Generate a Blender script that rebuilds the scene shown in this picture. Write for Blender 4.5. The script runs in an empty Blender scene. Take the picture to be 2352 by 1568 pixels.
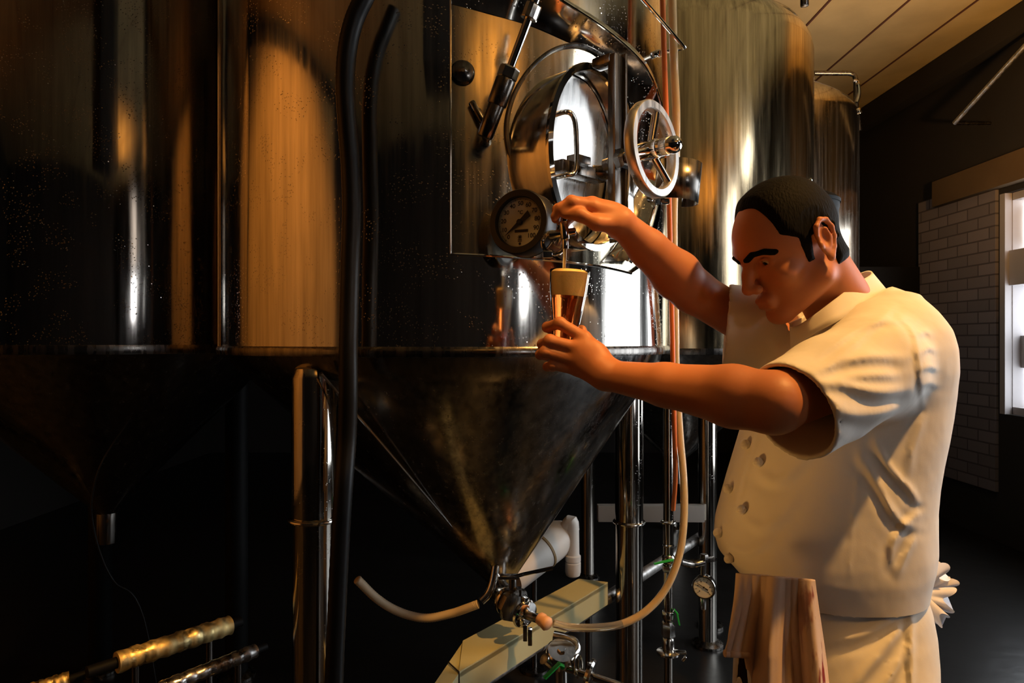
import bpy, bmesh, math, random
import numpy as np
from mathutils import Vector, Matrix

S = bpy.context.scene
COL = S.collection
random.seed(7)
rng = np.random.default_rng(7)

# ------------------------------------------------------------------ camera
H = 1.40                                   # lens height
F = 1568.0                                 # focal length in pixels of the 2352 px frame (24 mm)
cam_d = bpy.data.cameras.new('camera'); cam_d.lens = 24.0; cam_d.sensor_width = 36.0
cam_d.clip_start = 0.02
cam = bpy.data.objects.new('camera', cam_d); COL.objects.link(cam)
cam.location = (0, 0, H); cam.rotation_euler = (math.pi/2, 0, 0)
S.camera = cam

# ------------------------------------------------------------------ view + world
S.view_settings.view_transform = 'Standard'
S.view_settings.look = 'None'
S.view_settings.gamma = 1.0
S.view_settings.use_curve_mapping = False
S.view_settings.exposure = 0.0
w = bpy.data.worlds.new('world'); S.world = w; w.use_nodes = True
bg = w.node_tree.nodes['Background']
bg.inputs[0].default_value = (0.75, 0.85, 1.0, 1); bg.inputs[1].default_value = 0.0005

# ------------------------------------------------------------------ lamps
WARM = (1.0, 0.50, 0.13)
def area_lamp(name, loc, target, size, power, color, size_y=None, spread=180):
    l = bpy.data.lights.new(name, 'AREA'); l.energy = power; l.color = color
    l.shape = 'RECTANGLE' if size_y else 'DISK'; l.size = size
    if size_y: l.size_y = size_y
    l.spread = math.radians(spread)
    o = bpy.data.objects.new(name, l); COL.objects.link(o); o.location = loc
    o.rotation_euler = (Vector(target)-Vector(loc)).to_track_quat('-Z', 'Y').to_euler()
    return o
def spot_lamp(name, loc, target, power, color, angle, blend=0.5, radius=0.04):
    l = bpy.data.lights.new(name, 'SPOT'); l.energy = power; l.color = color
    l.spot_size = math.radians(angle); l.spot_blend = blend; l.shadow_soft_size = radius
    o = bpy.data.objects.new(name, l); COL.objects.link(o); o.location = loc
    o.rotation_euler = (Vector(target)-Vector(loc)).to_track_quat('-Z', 'Y').to_euler()
    return o
# warm tungsten spots under the ceiling: on the brewer, the ceiling and the left wall; plus added fill lamps
spot_lamp('ceiling_spot', (1.55, 0.70, 3.45), (0.60, 1.22, 1.16), 320, WARM, 50, 0.45, 0.05)
spot_lamp('tap_fill', (0.16, 0.40, 3.45), (0.10, 1.18, 1.44), 125, WARM, 14.5, 0.5, 0.04)  # added fill, no fixture of the room: lifts arms, hands and glass
spot_lamp('waist_fill', (1.25, -0.35, 2.3), (0.60, 1.15, 0.58), 80, WARM, 14, 0.5, 0.04)  # invented narrow lamp that brightens only the apron and towel
spot_lamp('ceiling_patch_fill', (2.75, -0.2, 2.5), (2.8, -0.1, 3.6), 30, WARM, 90, 0.9, 0.05)  # added to gild the ceiling patch mirrored in the tank behind
spot_lamp('ceiling_uplight', (2.55, 3.0, 2.30), (3.0, 4.9, 3.6), 90, WARM, 120, 0.8, 0.05)
spot_lamp('rear_uplight', (2.0, -2.2, 2.1), (1.8, -2.05, 3.6), 270, WARM, 80, 0.9, 0.05)
spot_lamp('wall_spot', (-1.5, 0.5, 3.45), (-3.8, 0.5, 1.3), 260, WARM, 104, 0.5, 0.05)
spot_lamp('belly_bounce_fill', (-0.55, 1.10, 0.62), (0.33, 1.21, 1.08), 34, WARM, 13, 0.7, 0.14)  # made-up lamp standing in for warm bounce off the tank onto the belly
spot_lamp('pipe_fill', (-1.0, 0.3, 3.4), (-0.80, 1.62, 0.66), 45, WARM, 13, 0.5, 0.04)  # extra lamp put in to brighten the foil-wrapped pipes

# ------------------------------------------------------------------ materials
def mat(name, color=(.5,.5,.5), rough=.5, metal=0.0, **kw):
    m = bpy.data.materials.new(name); m.use_nodes = True
    b = m.node_tree.nodes['Principled BSDF']
    b.inputs['Base Color'].default_value = (*color, 1)
    b.inputs['Roughness'].default_value = rough
    b.inputs['Metallic'].default_value = metal
    for k, v in kw.items(): b.inputs[k.replace('_', ' ')].default_value = v
    return m
def nodes(m):
    nt = m.node_tree; return nt, nt.nodes, nt.links, nt.nodes['Principled BSDF']
def coord(m, scale=(1,1,1)):
    nt, N, L, b = nodes(m)
    tc = N.new('ShaderNodeTexCoord'); mp = N.new('ShaderNodeMapping'); mp.inputs['Scale'].default_value = scale
    L.new(tc.outputs['Object'], mp.inputs[0]); return mp.outputs[0]
def noise(m, vec, scale, detail=3, rough=.5):
    nt, N, L, b = nodes(m)
    n = N.new('ShaderNodeTexNoise'); n.inputs['Scale'].default_value = scale
    n.inputs['Detail'].default_value = detail; n.inputs['Roughness'].default_value = rough
    L.new(vec, n.inputs['Vector']); return n.outputs['Fac']
def ramp(m, fac, stops):
    nt, N, L, b = nodes(m)
    r = N.new('ShaderNodeValToRGB'); e = r.color_ramp.elements
    while len(e) < len(stops): e.new(.5)
    for i, (p, c) in enumerate(stops):
        e[i].position = p
        e[i].color = (*c, 1) if hasattr(c, '__len__') else (c, c, c, 1)
    L.new(fac, r.inputs[0]); return r.outputs[0]
def bump(m, fac, strength, dist, prev=None):
    nt, N, L, b = nodes(m)
    n = N.new('ShaderNodeBump'); n.inputs['Strength'].default_value = strength; n.inputs['Distance'].default_value = dist
    L.new(fac, n.inputs['Height'])
    if prev: L.new(prev, n.inputs['Normal'])
    L.new(n.outputs[0], b.inputs['Normal']); return n.outputs[0]

def steel(name, color=(.62,.58,.52), rough=.10, streak=.35, wave=.25, drops=0.0, dirt=.5):
    m = mat(name, color, rough, 1.0)
    nt, N, L, b = nodes(m)
    v1 = coord(m, (9, 9, .35)); f1 = noise(m, v1, 6, 4, .6)
    r = ramp(m, f1, [(.3, rough*.6), (.75, rough*(1+2*streak))]); L.new(r, b.inputs['Roughness'])
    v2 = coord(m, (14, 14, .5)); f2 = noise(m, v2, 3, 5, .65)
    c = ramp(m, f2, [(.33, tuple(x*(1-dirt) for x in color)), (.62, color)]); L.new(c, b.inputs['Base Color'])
    v3 = coord(m, (2.2, 2.2, .8)); f3 = noise(m, v3, 1.6, 2, .45)
    p = bump(m, f3, wave, .02)
    if drops:
        v4 = coord(m, (1, 1, 1))
        vo = N.new('ShaderNodeTexVoronoi'); vo.inputs['Scale'].default_value = 150; L.new(v4, vo.inputs['Vector'])
        d = ramp(m, vo.outputs['Distance'], [(0, 1.0), (.16, 1.0), (.24, 0.0)])
        g = noise(m, v4, 14, 2)
        gr = ramp(m, g, [(.50, 0.0), (.60, 1.0)])
        mu = N.new('ShaderNodeMath'); mu.operation = 'MULTIPLY'; L.new(d, mu.inputs[0]); L.new(gr, mu.inputs[1])
        bump(m, mu.outputs[0], drops, .004, p)
    return m

M = {}
M['clad']   = steel('polished_cladding', (.70,.66,.60), .085, .5, .22, 0.25, .35)
M['shell']  = steel('inner_shell', (.78,.69,.52), .14, .5, .10, 0.1, .25)
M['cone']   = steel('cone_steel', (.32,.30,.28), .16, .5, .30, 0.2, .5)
M['tank']   = steel('tank_steel', (.66,.60,.50), .13, .6, .16, 0.15, .4)
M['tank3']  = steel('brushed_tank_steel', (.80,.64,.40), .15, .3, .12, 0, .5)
M['wet']    = steel('wet_tank_steel', (.36,.33,.30), .08, .4, .10, 0.5, .3)
M['leg']    = steel('leg_steel', (.60,.55,.48), .10, .5, .15, 0.2, .5)
M['fit']    = steel('fitting_steel', (.66,.63,.58), .14, .4, .05, 0, .2)
M['door']   = steel('brushed_door', (.82,.79,.75), .27, .2, .03, 0, .1)
M['chrome'] = mat('chrome', (.78,.76,.73), .06, 1.0)
M['darkst'] = steel('dark_steel', (.22,.20,.18), .22, .5, .1, 0, .4)
M['black']  = mat('black_plastic', (.012,.011,.010), .35)
M['soot']   = mat('matt_black_paint', (.004,.004,.004), .6, Specular_IOR_Level=.15)
M['wheel']  = steel('brushed_wheel', (.80,.77,.72), .38, .2, .02, 0, .1)
M['rubber'] = mat('black_rubber', (.006,.006,.006), .42, Specular_IOR_Level=.35)
M['dial']   = mat('dial_paper', (.62,.58,.46), .6)
M['ink']    = mat('dial_ink', (.015,.012,.01), .6)
M['green']  = mat('green_handle', (.02,.42,.06), .35)
M['pvc']    = mat('white_pvc', (.70,.66,.60), .45)
M['olive']  = mat('olive_trunking', (.42,.40,.22), .5)
M['galv']   = steel('galvanised_pipe', (.62,.60,.57), .38, .4, .1, 0, .55)
M['beam']   = mat('grey_beam', (.45,.41,.36), .5)
M['wrapgold'] = steel('foil_wrap', (.85,.66,.30), .42, .5, .9, 0.2, .3)
M['wrapgrey'] = steel('grey_foil_wrap', (.60,.58,.55), .24, .5, .9, 0.2, .3)
M['redhose'] = mat('orange_hose', (.85,.20,.04), .35)
M['seal']   = mat('seal_rubber', (.80,.42,.22), .5)
M['foamm']  = mat('beer_foam', (.95,.66,.28), .7)
# ------------------------------------------------------------------ helpers
def P(px, py, Y):
    return np.array([(px-1176.0)/F*Y, Y, H+(784.0-py)/F*Y])
def unit(v):
    v = np.asarray(v, float); return v/np.linalg.norm(v)
def frame(ax):
    ax = unit(ax); h = np.array([0,0,1.]) if abs(ax[2]) < .95 else np.array([1.,0,0])
    u = unit(np.cross(h, ax)); return u, np.cross(ax, u), ax
def spline(pts, n=8):
    """Catmull-Rom through pts"""
    p = [np.asarray(q, float) for q in pts]
    p = [2*p[0]-p[1]] + p + [2*p[-1]-p[-2]]
    out = []
    for i in range(1, len(p)-2):
        for t in np.linspace(0, 1, n, endpoint=False):
            a, b, c, d = p[i-1], p[i], p[i+1], p[i+2]
            out.append(.5*((2*b)+(-a+c)*t+(2*a-5*b+4*c-d)*t*t+(-a+3*b-3*c+d)*t**3))
    out.append(p[-2]); return out

class MB:
    def __init__(s): s.v = []; s.f = []
    def add(s, vs, fs):
        n = len(s.v); s.v += [tuple(map(float, q)) for q in vs]; s.f += [tuple(i+n for i in f) for f in fs]; return s
    def box(s, c, size, axes=None, bev=0.0):
        c = np.asarray(c, float); hx, hy, hz = [q/2 for q in size]
        A = np.eye(3) if axes is None else np.asarray(axes, float)
        if bev <= 0:
            vs = [c + A.T @ np.array([x*hx, y*hy, z*hz]) for x in (-1,1) for y in (-1,1) for z in (-1,1)]
            return s.add(vs, [(0,1,3,2),(4,6,7,5),(0,4,5,1),(2,3,7,6),(0,2,6,4),(1,5,7,3)])
        bm = bmesh.new(); bmesh.ops.create_cube(bm, size=1)
        for q in bm.verts: q.co = Vector((q.co.x*size[0], q.co.y*size[1], q.co.z*size[2]))
        bmesh.ops.bevel(bm, geom=bm.edges[:], offset=bev, segments=2, affect='EDGES', profile=.7)
        bm.verts.index_update()
        s.add([c + A.T @ np.array(q.co) for q in bm.verts], [tuple(q.index for q in f.verts) for f in bm.faces])
        bm.free(); return s
    def rings(s, rs, cap=True, closed=False):
        """rs: list of rings (lists of points of one length)"""
        n = len(rs[0]); vs = [q for r in rs for q in r]; fs = []
        m = len(rs)
        for i in range(m if closed else m-1):
            a, b = i*n, ((i+1) % m)*n
            for j in range(n):
                k = (j+1) % n; fs.append((a+j, a+k, b+k, b+j))
        if cap and not closed:
            fs.append(tuple(range(n))[::-1]); fs.append(tuple((m-1)*n+j for j in range(n)))
        return s.add(vs, fs)
    def lathe(s, base, axis, prof, n=32, cap=True, sx=1.0, sy=1.0, a0=0, a1=2*math.pi):
        """prof: (radius, distance along axis)"""
        u, v, ax = frame(axis); base = np.asarray(base, float)
        rs = []
        full = abs(a1-a0-2*math.pi) < 1e-6
        for r, t in prof:
            r = max(r, 1e-5)
            th = [a0+(a1-a0)*j/(n if full else n-1) for j in range(n)]
            rs.append([base+ax*t+(u*math.cos(h)*sx+v*math.sin(h)*sy)*r for h in th])
        if full: return s.rings(rs, cap)
        vs = [q for r in rs for q in r]
        return s.add(vs, [(i*n+j, i*n+j+1, (i+1)*n+j+1, (i+1)*n+j) for i in range(len(rs)-1) for j in range(n-1)])
    def cyl(s, a, b, r, r2=None, n=20, cap=True):
        a = np.asarray(a, float); b = np.asarray(b, float); L = np.linalg.norm(b-a)
        return s.lathe(a, b-a, [(r, 0), (r if r2 is None else r2, L)], n, cap)
    def rcyl(s, a, b, r, bev=.003, n=20):
        a = np.asarray(a, float); b = np.asarray(b, float); L = np.linalg.norm(b-a); e = min(bev, r*.9, L*.45)
        return s.lathe(a, b-a, [(r-e,0),(r-.3*e,.3*e),(r,e),(r,L-e),(r-.3*e,L-.3*e),(r-e,L)], n)
    def sphere(s, c, r, n=16, axis=(0,0,1), sz=1.0):
        m = max(6, n//2)
        return s.lathe(c, axis, [(r*math.sin(math.pi*i/m), -r*sz*math.cos(math.pi*i/m)) for i in range(m+1)], n)
    def torus(s, c, axis, R, r, n=40, m=10, sx=1.0, sy=1.0, a0=0, a1=2*math.pi):
        u, v, ax = frame(axis); c = np.asarray(c, float); rs = []
        full = abs(a1-a0-2*math.pi) < 1e-6
        for i in range(n if full else n+1):
            h = a0+(a1-a0)*i/n; d = u*math.cos(h)*sx+v*math.sin(h)*sy
            e = unit(d)
            rs.append([c+d*R+(e*math.cos(g)+ax*math.sin(g))*r for g in [2*math.pi*j/m for j in range(m)]])
        return s.rings(rs, cap=not full, closed=full)
    def tube(s, pts, r, n=12, smooth=0, rib=None):
        p = spline(pts, smooth) if smooth else [np.asarray(q, float) for q in pts]
        R = r if hasattr(r, '__len__') else [r]*len(p)
        if len(R) != len(p): R = np.interp(np.linspace(0,1,len(p)), np.linspace(0,1,len(R)), R)
        t0 = unit(p[1]-p[0]); u, v, _ = frame(t0); rs = []
        for i, q in enumerate(p):
            t = unit(p[min(i+1, len(p)-1)]-p[max(i-1, 0)])
            u = unit(u-t*np.dot(u, t)); v = np.cross(t, u)
            rr = R[i]
            rs.append([q+(u*math.cos(h)+v*math.sin(h))*rr for h in [2*math.pi*j/n for j in range(n)]])
        return s.rings(rs)
    def prism(s, pts, off):
        off = np.asarray(off, float); n = len(pts); a = [np.asarray(q, float) for q in pts]
        vs = a+[q+off for q in a]
        return s.add(vs, [tuple(range(n))[::-1], tuple(range(n, 2*n))]+[(i, (i+1) % n, (i+1) % n+n, i+n) for i in range(n)])
    def grid(s, fn, us, vs, thick=0.0):
        g = [[np.asarray(fn(a, b), float) for a in us] for b in vs]; n = len(us)
        pts = [q for r in g for q in r]
        fs = [(i*n+j, i*n+j+1, (i+1)*n+j+1, (i+1)*n+j) for i in range(len(vs)-1) for j in range(n-1)]
        return s.add(pts, fs)
    def build(s, name, material, parent=None, smooth=35, solid=0.0, subsurf=0):
        root = np.zeros(3); q = parent
        while q is not None: root = root+np.array(q.location); q = q.parent
        me = bpy.data.meshes.new(name)
        me.from_pydata([tuple(np.asarray(p)-root) for p in s.v], [], s.f); me.validate(); me.update()
        bm = bmesh.new(); bm.from_mesh(me); bmesh.ops.recalc_face_normals(bm, faces=bm.faces[:])
        lim = math.radians(smooth)
        for f in bm.faces: f.smooth = smooth > 0
        if 0 < smooth < 180:
            for e in bm.edges:
                if len(e.link_faces) == 2 and e.calc_face_angle(0) > lim: e.smooth = False
        bm.to_mesh(me); bm.free()
        o = bpy.data.objects.new(name, me); COL.objects.link(o); me.materials.append(material)
        if parent: o.parent = parent
        if solid:
            md = o.modifiers.new('thickness', 'SOLIDIFY'); md.thickness = solid; md.offset = 0
        if subsurf:
            md = o.modifiers.new('smooth', 'SUBSURF'); md.levels = subsurf; md.render_levels = subsurf
        return o
def tag(o, label, cat, group=None, kind=None):
    o['label'] = label; o['category'] = cat
    if group: o['group'] = group
    if kind: o['kind'] = kind
    return o
def thing(name, label, cat, loc, group=None):
    o = bpy.data.objects.new(name, None); COL.objects.link(o); o.location = tuple(map(float, loc))
    o.empty_display_size = .1
    return tag(o, label, cat, group)
def part_label(o, t): o['label'] = t; return o
def struct(o): o['kind'] = 'structure'; return o
# ================================================================== the room
UP0 = np.array([0,0,1.])
XL, XR, Y0, Y1, ZC = -3.8, 3.4, -4.2, 8.6, 3.6
def wall_mat(name, color, rough=.8, kind=None):
    m = mat(name, color, rough)
    v = coord(m); n = noise(m, v, 2.5, 4)
    nt, N, L, b = nodes(m)
    c = ramp(m, n, [(.3, tuple(x*.75 for x in color)), (.7, color)])
    if kind == 'brick':
        br = N.new('ShaderNodeTexBrick'); br.inputs['Scale'].default_value = 1.0
        br.inputs['Brick Width'].default_value = .23; br.inputs['Row Height'].default_value = .085
        br.inputs['Mortar Size'].default_value = .006
        br.inputs['Color1'].default_value = (*color, 1); br.inputs['Color2'].default_value = (*[x*.72 for x in color], 1)
        br.inputs['Mortar'].default_value = (*[x*.35 for x in color], 1)
        tc = N.new('ShaderNodeTexCoord'); sp = N.new('ShaderNodeSeparateXYZ'); cb = N.new('ShaderNodeCombineXYZ')
        L.new(tc.outputs['Object'], sp.inputs[0]); L.new(sp.outputs['Y'], cb.inputs['X']); L.new(sp.outputs['Z'], cb.inputs['Y'])
        L.new(cb.outputs[0], br.inputs['Vector']); c = br.outputs['Color']
        bump(m, br.outputs['Fac'], -.6, .01)
    else:
        bump(m, noise(m, v, 40, 3), .15, .004)
    L.new(c, b.inputs['Base Color']); return m
M['floor'] = mat('wet_floor', (.012,.011,.010), .3)
bump(M['floor'], noise(M['floor'], coord(M['floor']), 8, 4), .2, .01)
M['ceil'] = wall_mat('ceiling_board', (.62,.47,.22))
M['seam'] = mat('ceiling_seam', (.10,.035,.02), .8)
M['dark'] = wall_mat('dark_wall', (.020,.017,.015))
M['tan'] = wall_mat('ochre_wall', (.60,.36,.13))
M['brick'] = wall_mat('painted_brick', (.20,.175,.19), .85, 'brick')
M['frame'] = mat('window_frame', (.36,.33,.33), .6)
M['sky'] = mat('daylight_pane', (.8,.9,1), .2)
_b = M['sky'].node_tree.nodes['Principled BSDF']
_b.inputs['Emission Color'].default_value = (.86,.93,1,1); _b.inputs['Emission Strength'].default_value = 6.0
M['sky2'] = mat('shaded_daylight_pane', (.8,.9,1), .2)
_b = M['sky2'].node_tree.nodes['Principled BSDF']
_b.inputs['Emission Color'].default_value = (.95,.95,1,1); _b.inputs['Emission Strength'].default_value = 6.0
M['sky4'] = mat('bright_sky_pane', (.8,.9,1), .2)
_b = M['sky4'].node_tree.nodes['Principled BSDF']
_b.inputs['Emission Color'].default_value = (.92,.96,1,1); _b.inputs['Emission Strength'].default_value = 16.0
M['sky3'] = mat('dim_daylight_pane', (.8,.9,1), .2)
_b = M['sky3'].node_tree.nodes['Principled BSDF']
_b.inputs['Emission Color'].default_value = (1,.90,.80,1); _b.inputs['Emission Strength'].default_value = 2.2
M['blind'] = mat('paper_blind', (.75,.62,.45), .8)
_b = M['blind'].node_tree.nodes['Principled BSDF']
_b.inputs['Emission Color'].default_value = (1,.80,.58,1); _b.inputs['Emission Strength'].default_value = .7

struct(MB().box(((XL+XR)/2, (Y0+Y1)/2, -.05), (XR-XL+.4, Y1-Y0+.4, .1)).build('floor', M['floor']))
b = MB().box(((XL+XR)/2, (Y0+Y1)/2, ZC+.06), (XR-XL+.4, Y1-Y0+.4, .12))
ceil = struct(b.build('ceiling', M['ceil']))
b = MB()
for k, x in enumerate((-3.0, -2.1, -1.2, -.3, .6, 1.5, 2.05, 2.56, 3.0)):
    b.box((x, (Y0+Y1)/2, ZC-.001), (.016, Y1-Y0-.02, .006))
struct(b.build('trim_1', M['seam']))
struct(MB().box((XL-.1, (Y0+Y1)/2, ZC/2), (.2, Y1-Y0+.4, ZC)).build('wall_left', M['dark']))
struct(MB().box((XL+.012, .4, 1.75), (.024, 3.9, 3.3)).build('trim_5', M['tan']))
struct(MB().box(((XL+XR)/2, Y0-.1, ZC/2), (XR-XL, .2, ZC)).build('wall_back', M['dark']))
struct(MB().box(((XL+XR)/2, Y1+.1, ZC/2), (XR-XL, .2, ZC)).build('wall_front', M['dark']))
# right wall: openings (y0, y1, z0, z1)
WIN = [(3.55, 4.74, .90, 2.42), (1.25, 3.05, .45, 2.60), (-2.20, -.30, 1.40, 3.50), (-2.90, -2.25, 1.66, 2.30), (-2.901, -2.251, 2.36, 3.40), (.20, 1.00, 3.22, 3.57)]
b = MB(); ys = sorted([Y0, Y1]+[q for wn in WIN[:4]+WIN[5:] for q in wn[:2]])
for a, c in zip(ys[:-1], ys[1:]):
    if c-a < .01: continue
    hole = [wn for wn in WIN if abs(wn[0]-a) < 1e-6]
    if hole:
        z0, z1 = hole[0][2:]
        b.box((XR+.1, (a+c)/2, z0/2), (.2, c-a, z0))
        if hole[0] == WIN[3]: b.box((XR+.1, (a+c)/2, 2.33), (.2, c-a, .06)); z1 = 3.40
        b.box((XR+.1, (a+c)/2, (z1+ZC)/2), (.2, c-a, ZC-z1))
    else: b.box((XR+.1, (a+c)/2, ZC/2), (.2, c-a, ZC))
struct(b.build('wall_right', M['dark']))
struct(MB().box((XR-.012, 5.22, 1.45), (.024, .90, 2.2)).build('trim_4', M['brick']))
for i, (a, c, z0, z1) in enumerate(WIN):
    o = struct(MB().box((XR+.15, (a+c)/2, (z0+z1)/2), (.012, c-a, z1-z0)).build('window_%d' % (i+1), M['sky2'] if i == 2 else M['sky3'] if i == 4 else M['sky4'] if i in (3, 5) else M['sky']))
    f = MB(); t = .05
    f.box((XR+.10, a+t/2, (z0+z1)/2), (.12, t, z1-z0)); f.box((XR+.10, c-t/2, (z0+z1)/2), (.12, t, z1-z0))
    f.box((XR+.10, (a+c)/2, z0+t/2), (.12, c-a, t)); f.box((XR+.10, (a+c)/2, z1-t/2), (.12, c-a, t))
    if i == 0:
        f.box((XR+.09, (a+c)/2, 1.905), (.14, c-a, .24)); f.box((XR+.07, c-.02, (z0+z1)/2), (.16, .05, z1-z0))
        f.box((XR+.12, c-.115, 1.10), (.02, .02, .40))
        f.box((XR+.11, c-.11, 1.33), (.03, .14, .22))
    if i == 1:
        f.box((XR+.10, (a+c)/2, 2.45), (.06, c-a, .05)); f.box((XR+.10, (a+c)/2+.05, (z0+z1)/2), (.06, .05, z1-z0))
    f.build('window_frame', M['frame'], o)
    if i == 2:
        vb = MB(); dv = unit([-.52,.85,0])
        for k in range(25): vb.box((XR-.105, a+.02+(c-a)*k/24, (z0+z1)/2), (.23, .002, z1-z0-.02), [dv, np.cross(UP0, dv), UP0])
        vb.box((XR-.08, (a+c)/2, z1+.01), (.10, c-a+.1, .04))
        vb.build('light_baffle', M['dark'], o)  # unseen slats added to keep this window's light off the brewer
    if i == 0:
        MB().box((XR+.12, c-.15, 2.20), (.008, .16, .27)).build('blind', M['blind'], o)
# valance board over the near window
M['valance'] = wall_mat('valance_board', (.13,.08,.035))
struct(MB().box((XR-.04, 3.6, 2.56), (.08, 3.6, .20), bev=.006).build('trim_2', M['valance']))
# dark steel truss beam along the wall top, conduit running down the wall
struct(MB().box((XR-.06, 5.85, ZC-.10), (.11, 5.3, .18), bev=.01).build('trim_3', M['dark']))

# unseen black box, added to hide the lit ceiling from the left tank
struct(MB().box((-.12, .12, 3.03), (.44, .40, 1.12), bev=.02).build('reflection_baffle', M['dark']))
# ================================================================== main tank
C = np.array([-.195, 2.14]); R = .668; RS = .655
ZB, ZT = 1.388, 3.05
def cylpt(phi, z, r=R, c=C): return np.array([c[0]+r*math.sin(phi), c[1]-r*math.cos(phi), z])
def hit(px, py, r=R, c=C):
    """phi, z where the sight line of a pixel meets the tank"""
    d = np.array([(px-1176)/F, 1.0]); a = d@d; bb = -2*d@c; cc = c@c-r*r
    disc = max(bb*bb-4*a*cc, 0); t = (-bb-math.sqrt(disc))/(2*a)
    q = d*t-c; return math.atan2(q[0], -q[1]), H+(784-py)/F*t
tank = thing('fermentation_tank', 'large mirror-polished steel tank with an oval manway, hand wheel and thermometer', 'tank', (C[0], C[1], 0))

pL = hit(1035, 300)[0]; pR = hit(1527, 300)[0]
top = [hit(*q) for q in ((1035,-95),(1120,-88),(1200,-60),(1290,0),(1390,66),(1480,150),(1512,220),(1524,290),(1527,340))]
bot = [hit(*q) for q in ((1035,583),(1200,592),(1380,612),(1450,628),(1490,600),(1515,500),(1524,400),(1527,340))]
def zt(p): return np.interp(p, [q[0] for q in top], [q[1] for q in top])
def zb(p): return np.interp(p, [q[0] for q in bot], [q[1] for q in bot])
b = MB(); full = np.linspace(pR, pL+2*math.pi, 110); nz = 14
mid = zt(pR)
b.grid(lambda p, z: cylpt(p, z), full, list(np.linspace(ZB, mid, nz))+list(np.linspace(mid, ZT, nz))[1:])
holep = np.linspace(pL, pR, 60)
b.grid(lambda p, t: cylpt(p, ZB+(zb(p)-ZB)*t), holep, np.linspace(0, 1, nz))
b.grid(lambda p, t: cylpt(p, zt(p)+(ZT-zt(p))*t), holep, np.linspace(0, 1, nz))
b.lathe((C[0], C[1], ZT), (0,0,1), [(R,0),(R*.97,.06),(R*.86,.13),(R*.55,.21),(R*.2,.25),(.05,.255)], 72)
clad = b.build('cladding', M['clad'], tank, 40)
# folded edge strips round the opening
b = MB()
zl0, zl1 = zb(pL), zt(pL)
b.tube([cylpt(pL, z, R+.001) for z in np.linspace(zl0, zl1, 10)], .0022, 8)
b.tube([cylpt(p, zb(p), R) for p in np.linspace(pL, hit(1450, 628)[0], 30)], .003, 8)
b.build('edge_trim', M['chrome'], clad)
# vertical weld seam and dents on the cladding
b = MB(); ph = hit(503, 400)[0]
b.tube([cylpt(ph, z, R) for z in np.linspace(ZB, ZT, 12)], .003, 8)
b.build('seam', M['fit'], clad)
b = MB(); b.lathe((C[0],C[1],0), (0,0,1), [(.60,1.362),(.671,1.366),(.673,1.372),(.673,1.382),(.669,1.3885)], 120, cap=False)
part_label(b.build('base_rim', M['darkst'], tank, 40), 'dark rim along the bottom edge')
# cone, set over its outlet
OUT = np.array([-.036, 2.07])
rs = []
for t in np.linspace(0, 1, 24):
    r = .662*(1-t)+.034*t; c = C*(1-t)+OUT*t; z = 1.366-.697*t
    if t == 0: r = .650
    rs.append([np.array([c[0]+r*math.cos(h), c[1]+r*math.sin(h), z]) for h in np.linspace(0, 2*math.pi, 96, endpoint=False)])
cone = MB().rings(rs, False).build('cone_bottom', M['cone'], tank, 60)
b = MB()
for h in (-.35, 2.4):
    p0 = np.array([C[0]+.665*math.sin(h), C[1]-.665*math.cos(h), 1.33]); p1 = np.array([OUT[0]+.04*math.sin(h), OUT[1]-.04*math.cos(h), .70])
    b.tube([p0, (p0+p1)/2, p1], .004, 8)
b.build('weld_bead', M['fit'], cone)

# legs
def leg(x, y, z1, r, name='leg', m='leg', col_z=.99):
    l = MB().lathe((x, y, 0), (0,0,1), [(r*.96,.03),(r*.96,col_z-.01),(r,col_z+.0),(r,z1-.03),(r*.85,z1-.008),(r*.4,z1)], 36).build(name, M[m], tank)
    MB().torus((x, y, col_z), (0,0,1), r*1.07, r*.10, 40, 10).build('collar', M['fit'], l)
    MB().lathe((x, y, 0), (0,0,1), [(r*1.8,0.001),(r*1.8,.012),(r*1.0,.03)], 36).build('foot', M['darkst'], l)
    return l
p = P(722, 1190, 1.60); leg(p[0], p[1], 1.345, .052, col_z=p[2])
p = P(1445, 1198, 2.44); leg(p[0], p[1], 1.345, .050, col_z=p[2])
leg(-.70, 2.55, 1.345, .050)

# ---- manway
AX = np.array([math.sin(math.radians(45)), -math.cos(math.radians(45)), 0]); UP = np.array([0,0,1.]); SD = np.cross(UP, AX)*-1
SD = np.array([AX[1]*-1, AX[0], 0])      # horizontal, to the far right of the picture
MC = P(1365, 362, 1.53); RX, RZ = .150, .203
def mp(x, z, t): return MC+SD*x+UP*z+AX*t
def md(x, z, t): return mp(x, z, t+.11*z)
def oval(rx, rz, t, n=72): return [mp(rx*math.cos(h), rz*math.sin(h), t) for h in np.linspace(0, 2*math.pi, n, endpoint=False)]
b = MB()
b.rings([oval(RX-.006,RZ-.006,-.20), oval(RX-.006,RZ-.006,-.002), oval(RX-.004,RZ-.004,.0), oval(RX,RZ,-.001), oval(RX+.001,RZ+.001,-.004), oval(RX+.001,RZ+.001,-.22)], False)
man = b.build('manway_neck', M['fit'], tank, 40)
# inner shell behind the opening, cut out where the neck passes through it
b = MB(); ps = np.linspace(pL-.12, pR+.05, 330); zs = np.concatenate([np.linspace(1.40, 1.56, 4), np.linspace(1.57, 2.06, 160), np.linspace(2.08, 2.9, 12)])
vs = [cylpt(p, z, RS) for z in zs for p in ps]; fs = []; n = len(ps)
for i in range(len(zs)-1):
    for j in range(n-1):
        q = cylpt((ps[j]+ps[j+1])/2, (zs[i]+zs[i+1])/2, RS)-MC
        if ((q@SD)/(RX-.002))**2+((q@UP)/(RZ-.002))**2 < 1: continue
        fs.append((i*n+j, i*n+j+1, (i+1)*n+j+1, (i+1)*n+j))
b.add(vs, fs); b.build('shell', M['shell'], tank, 60)
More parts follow.
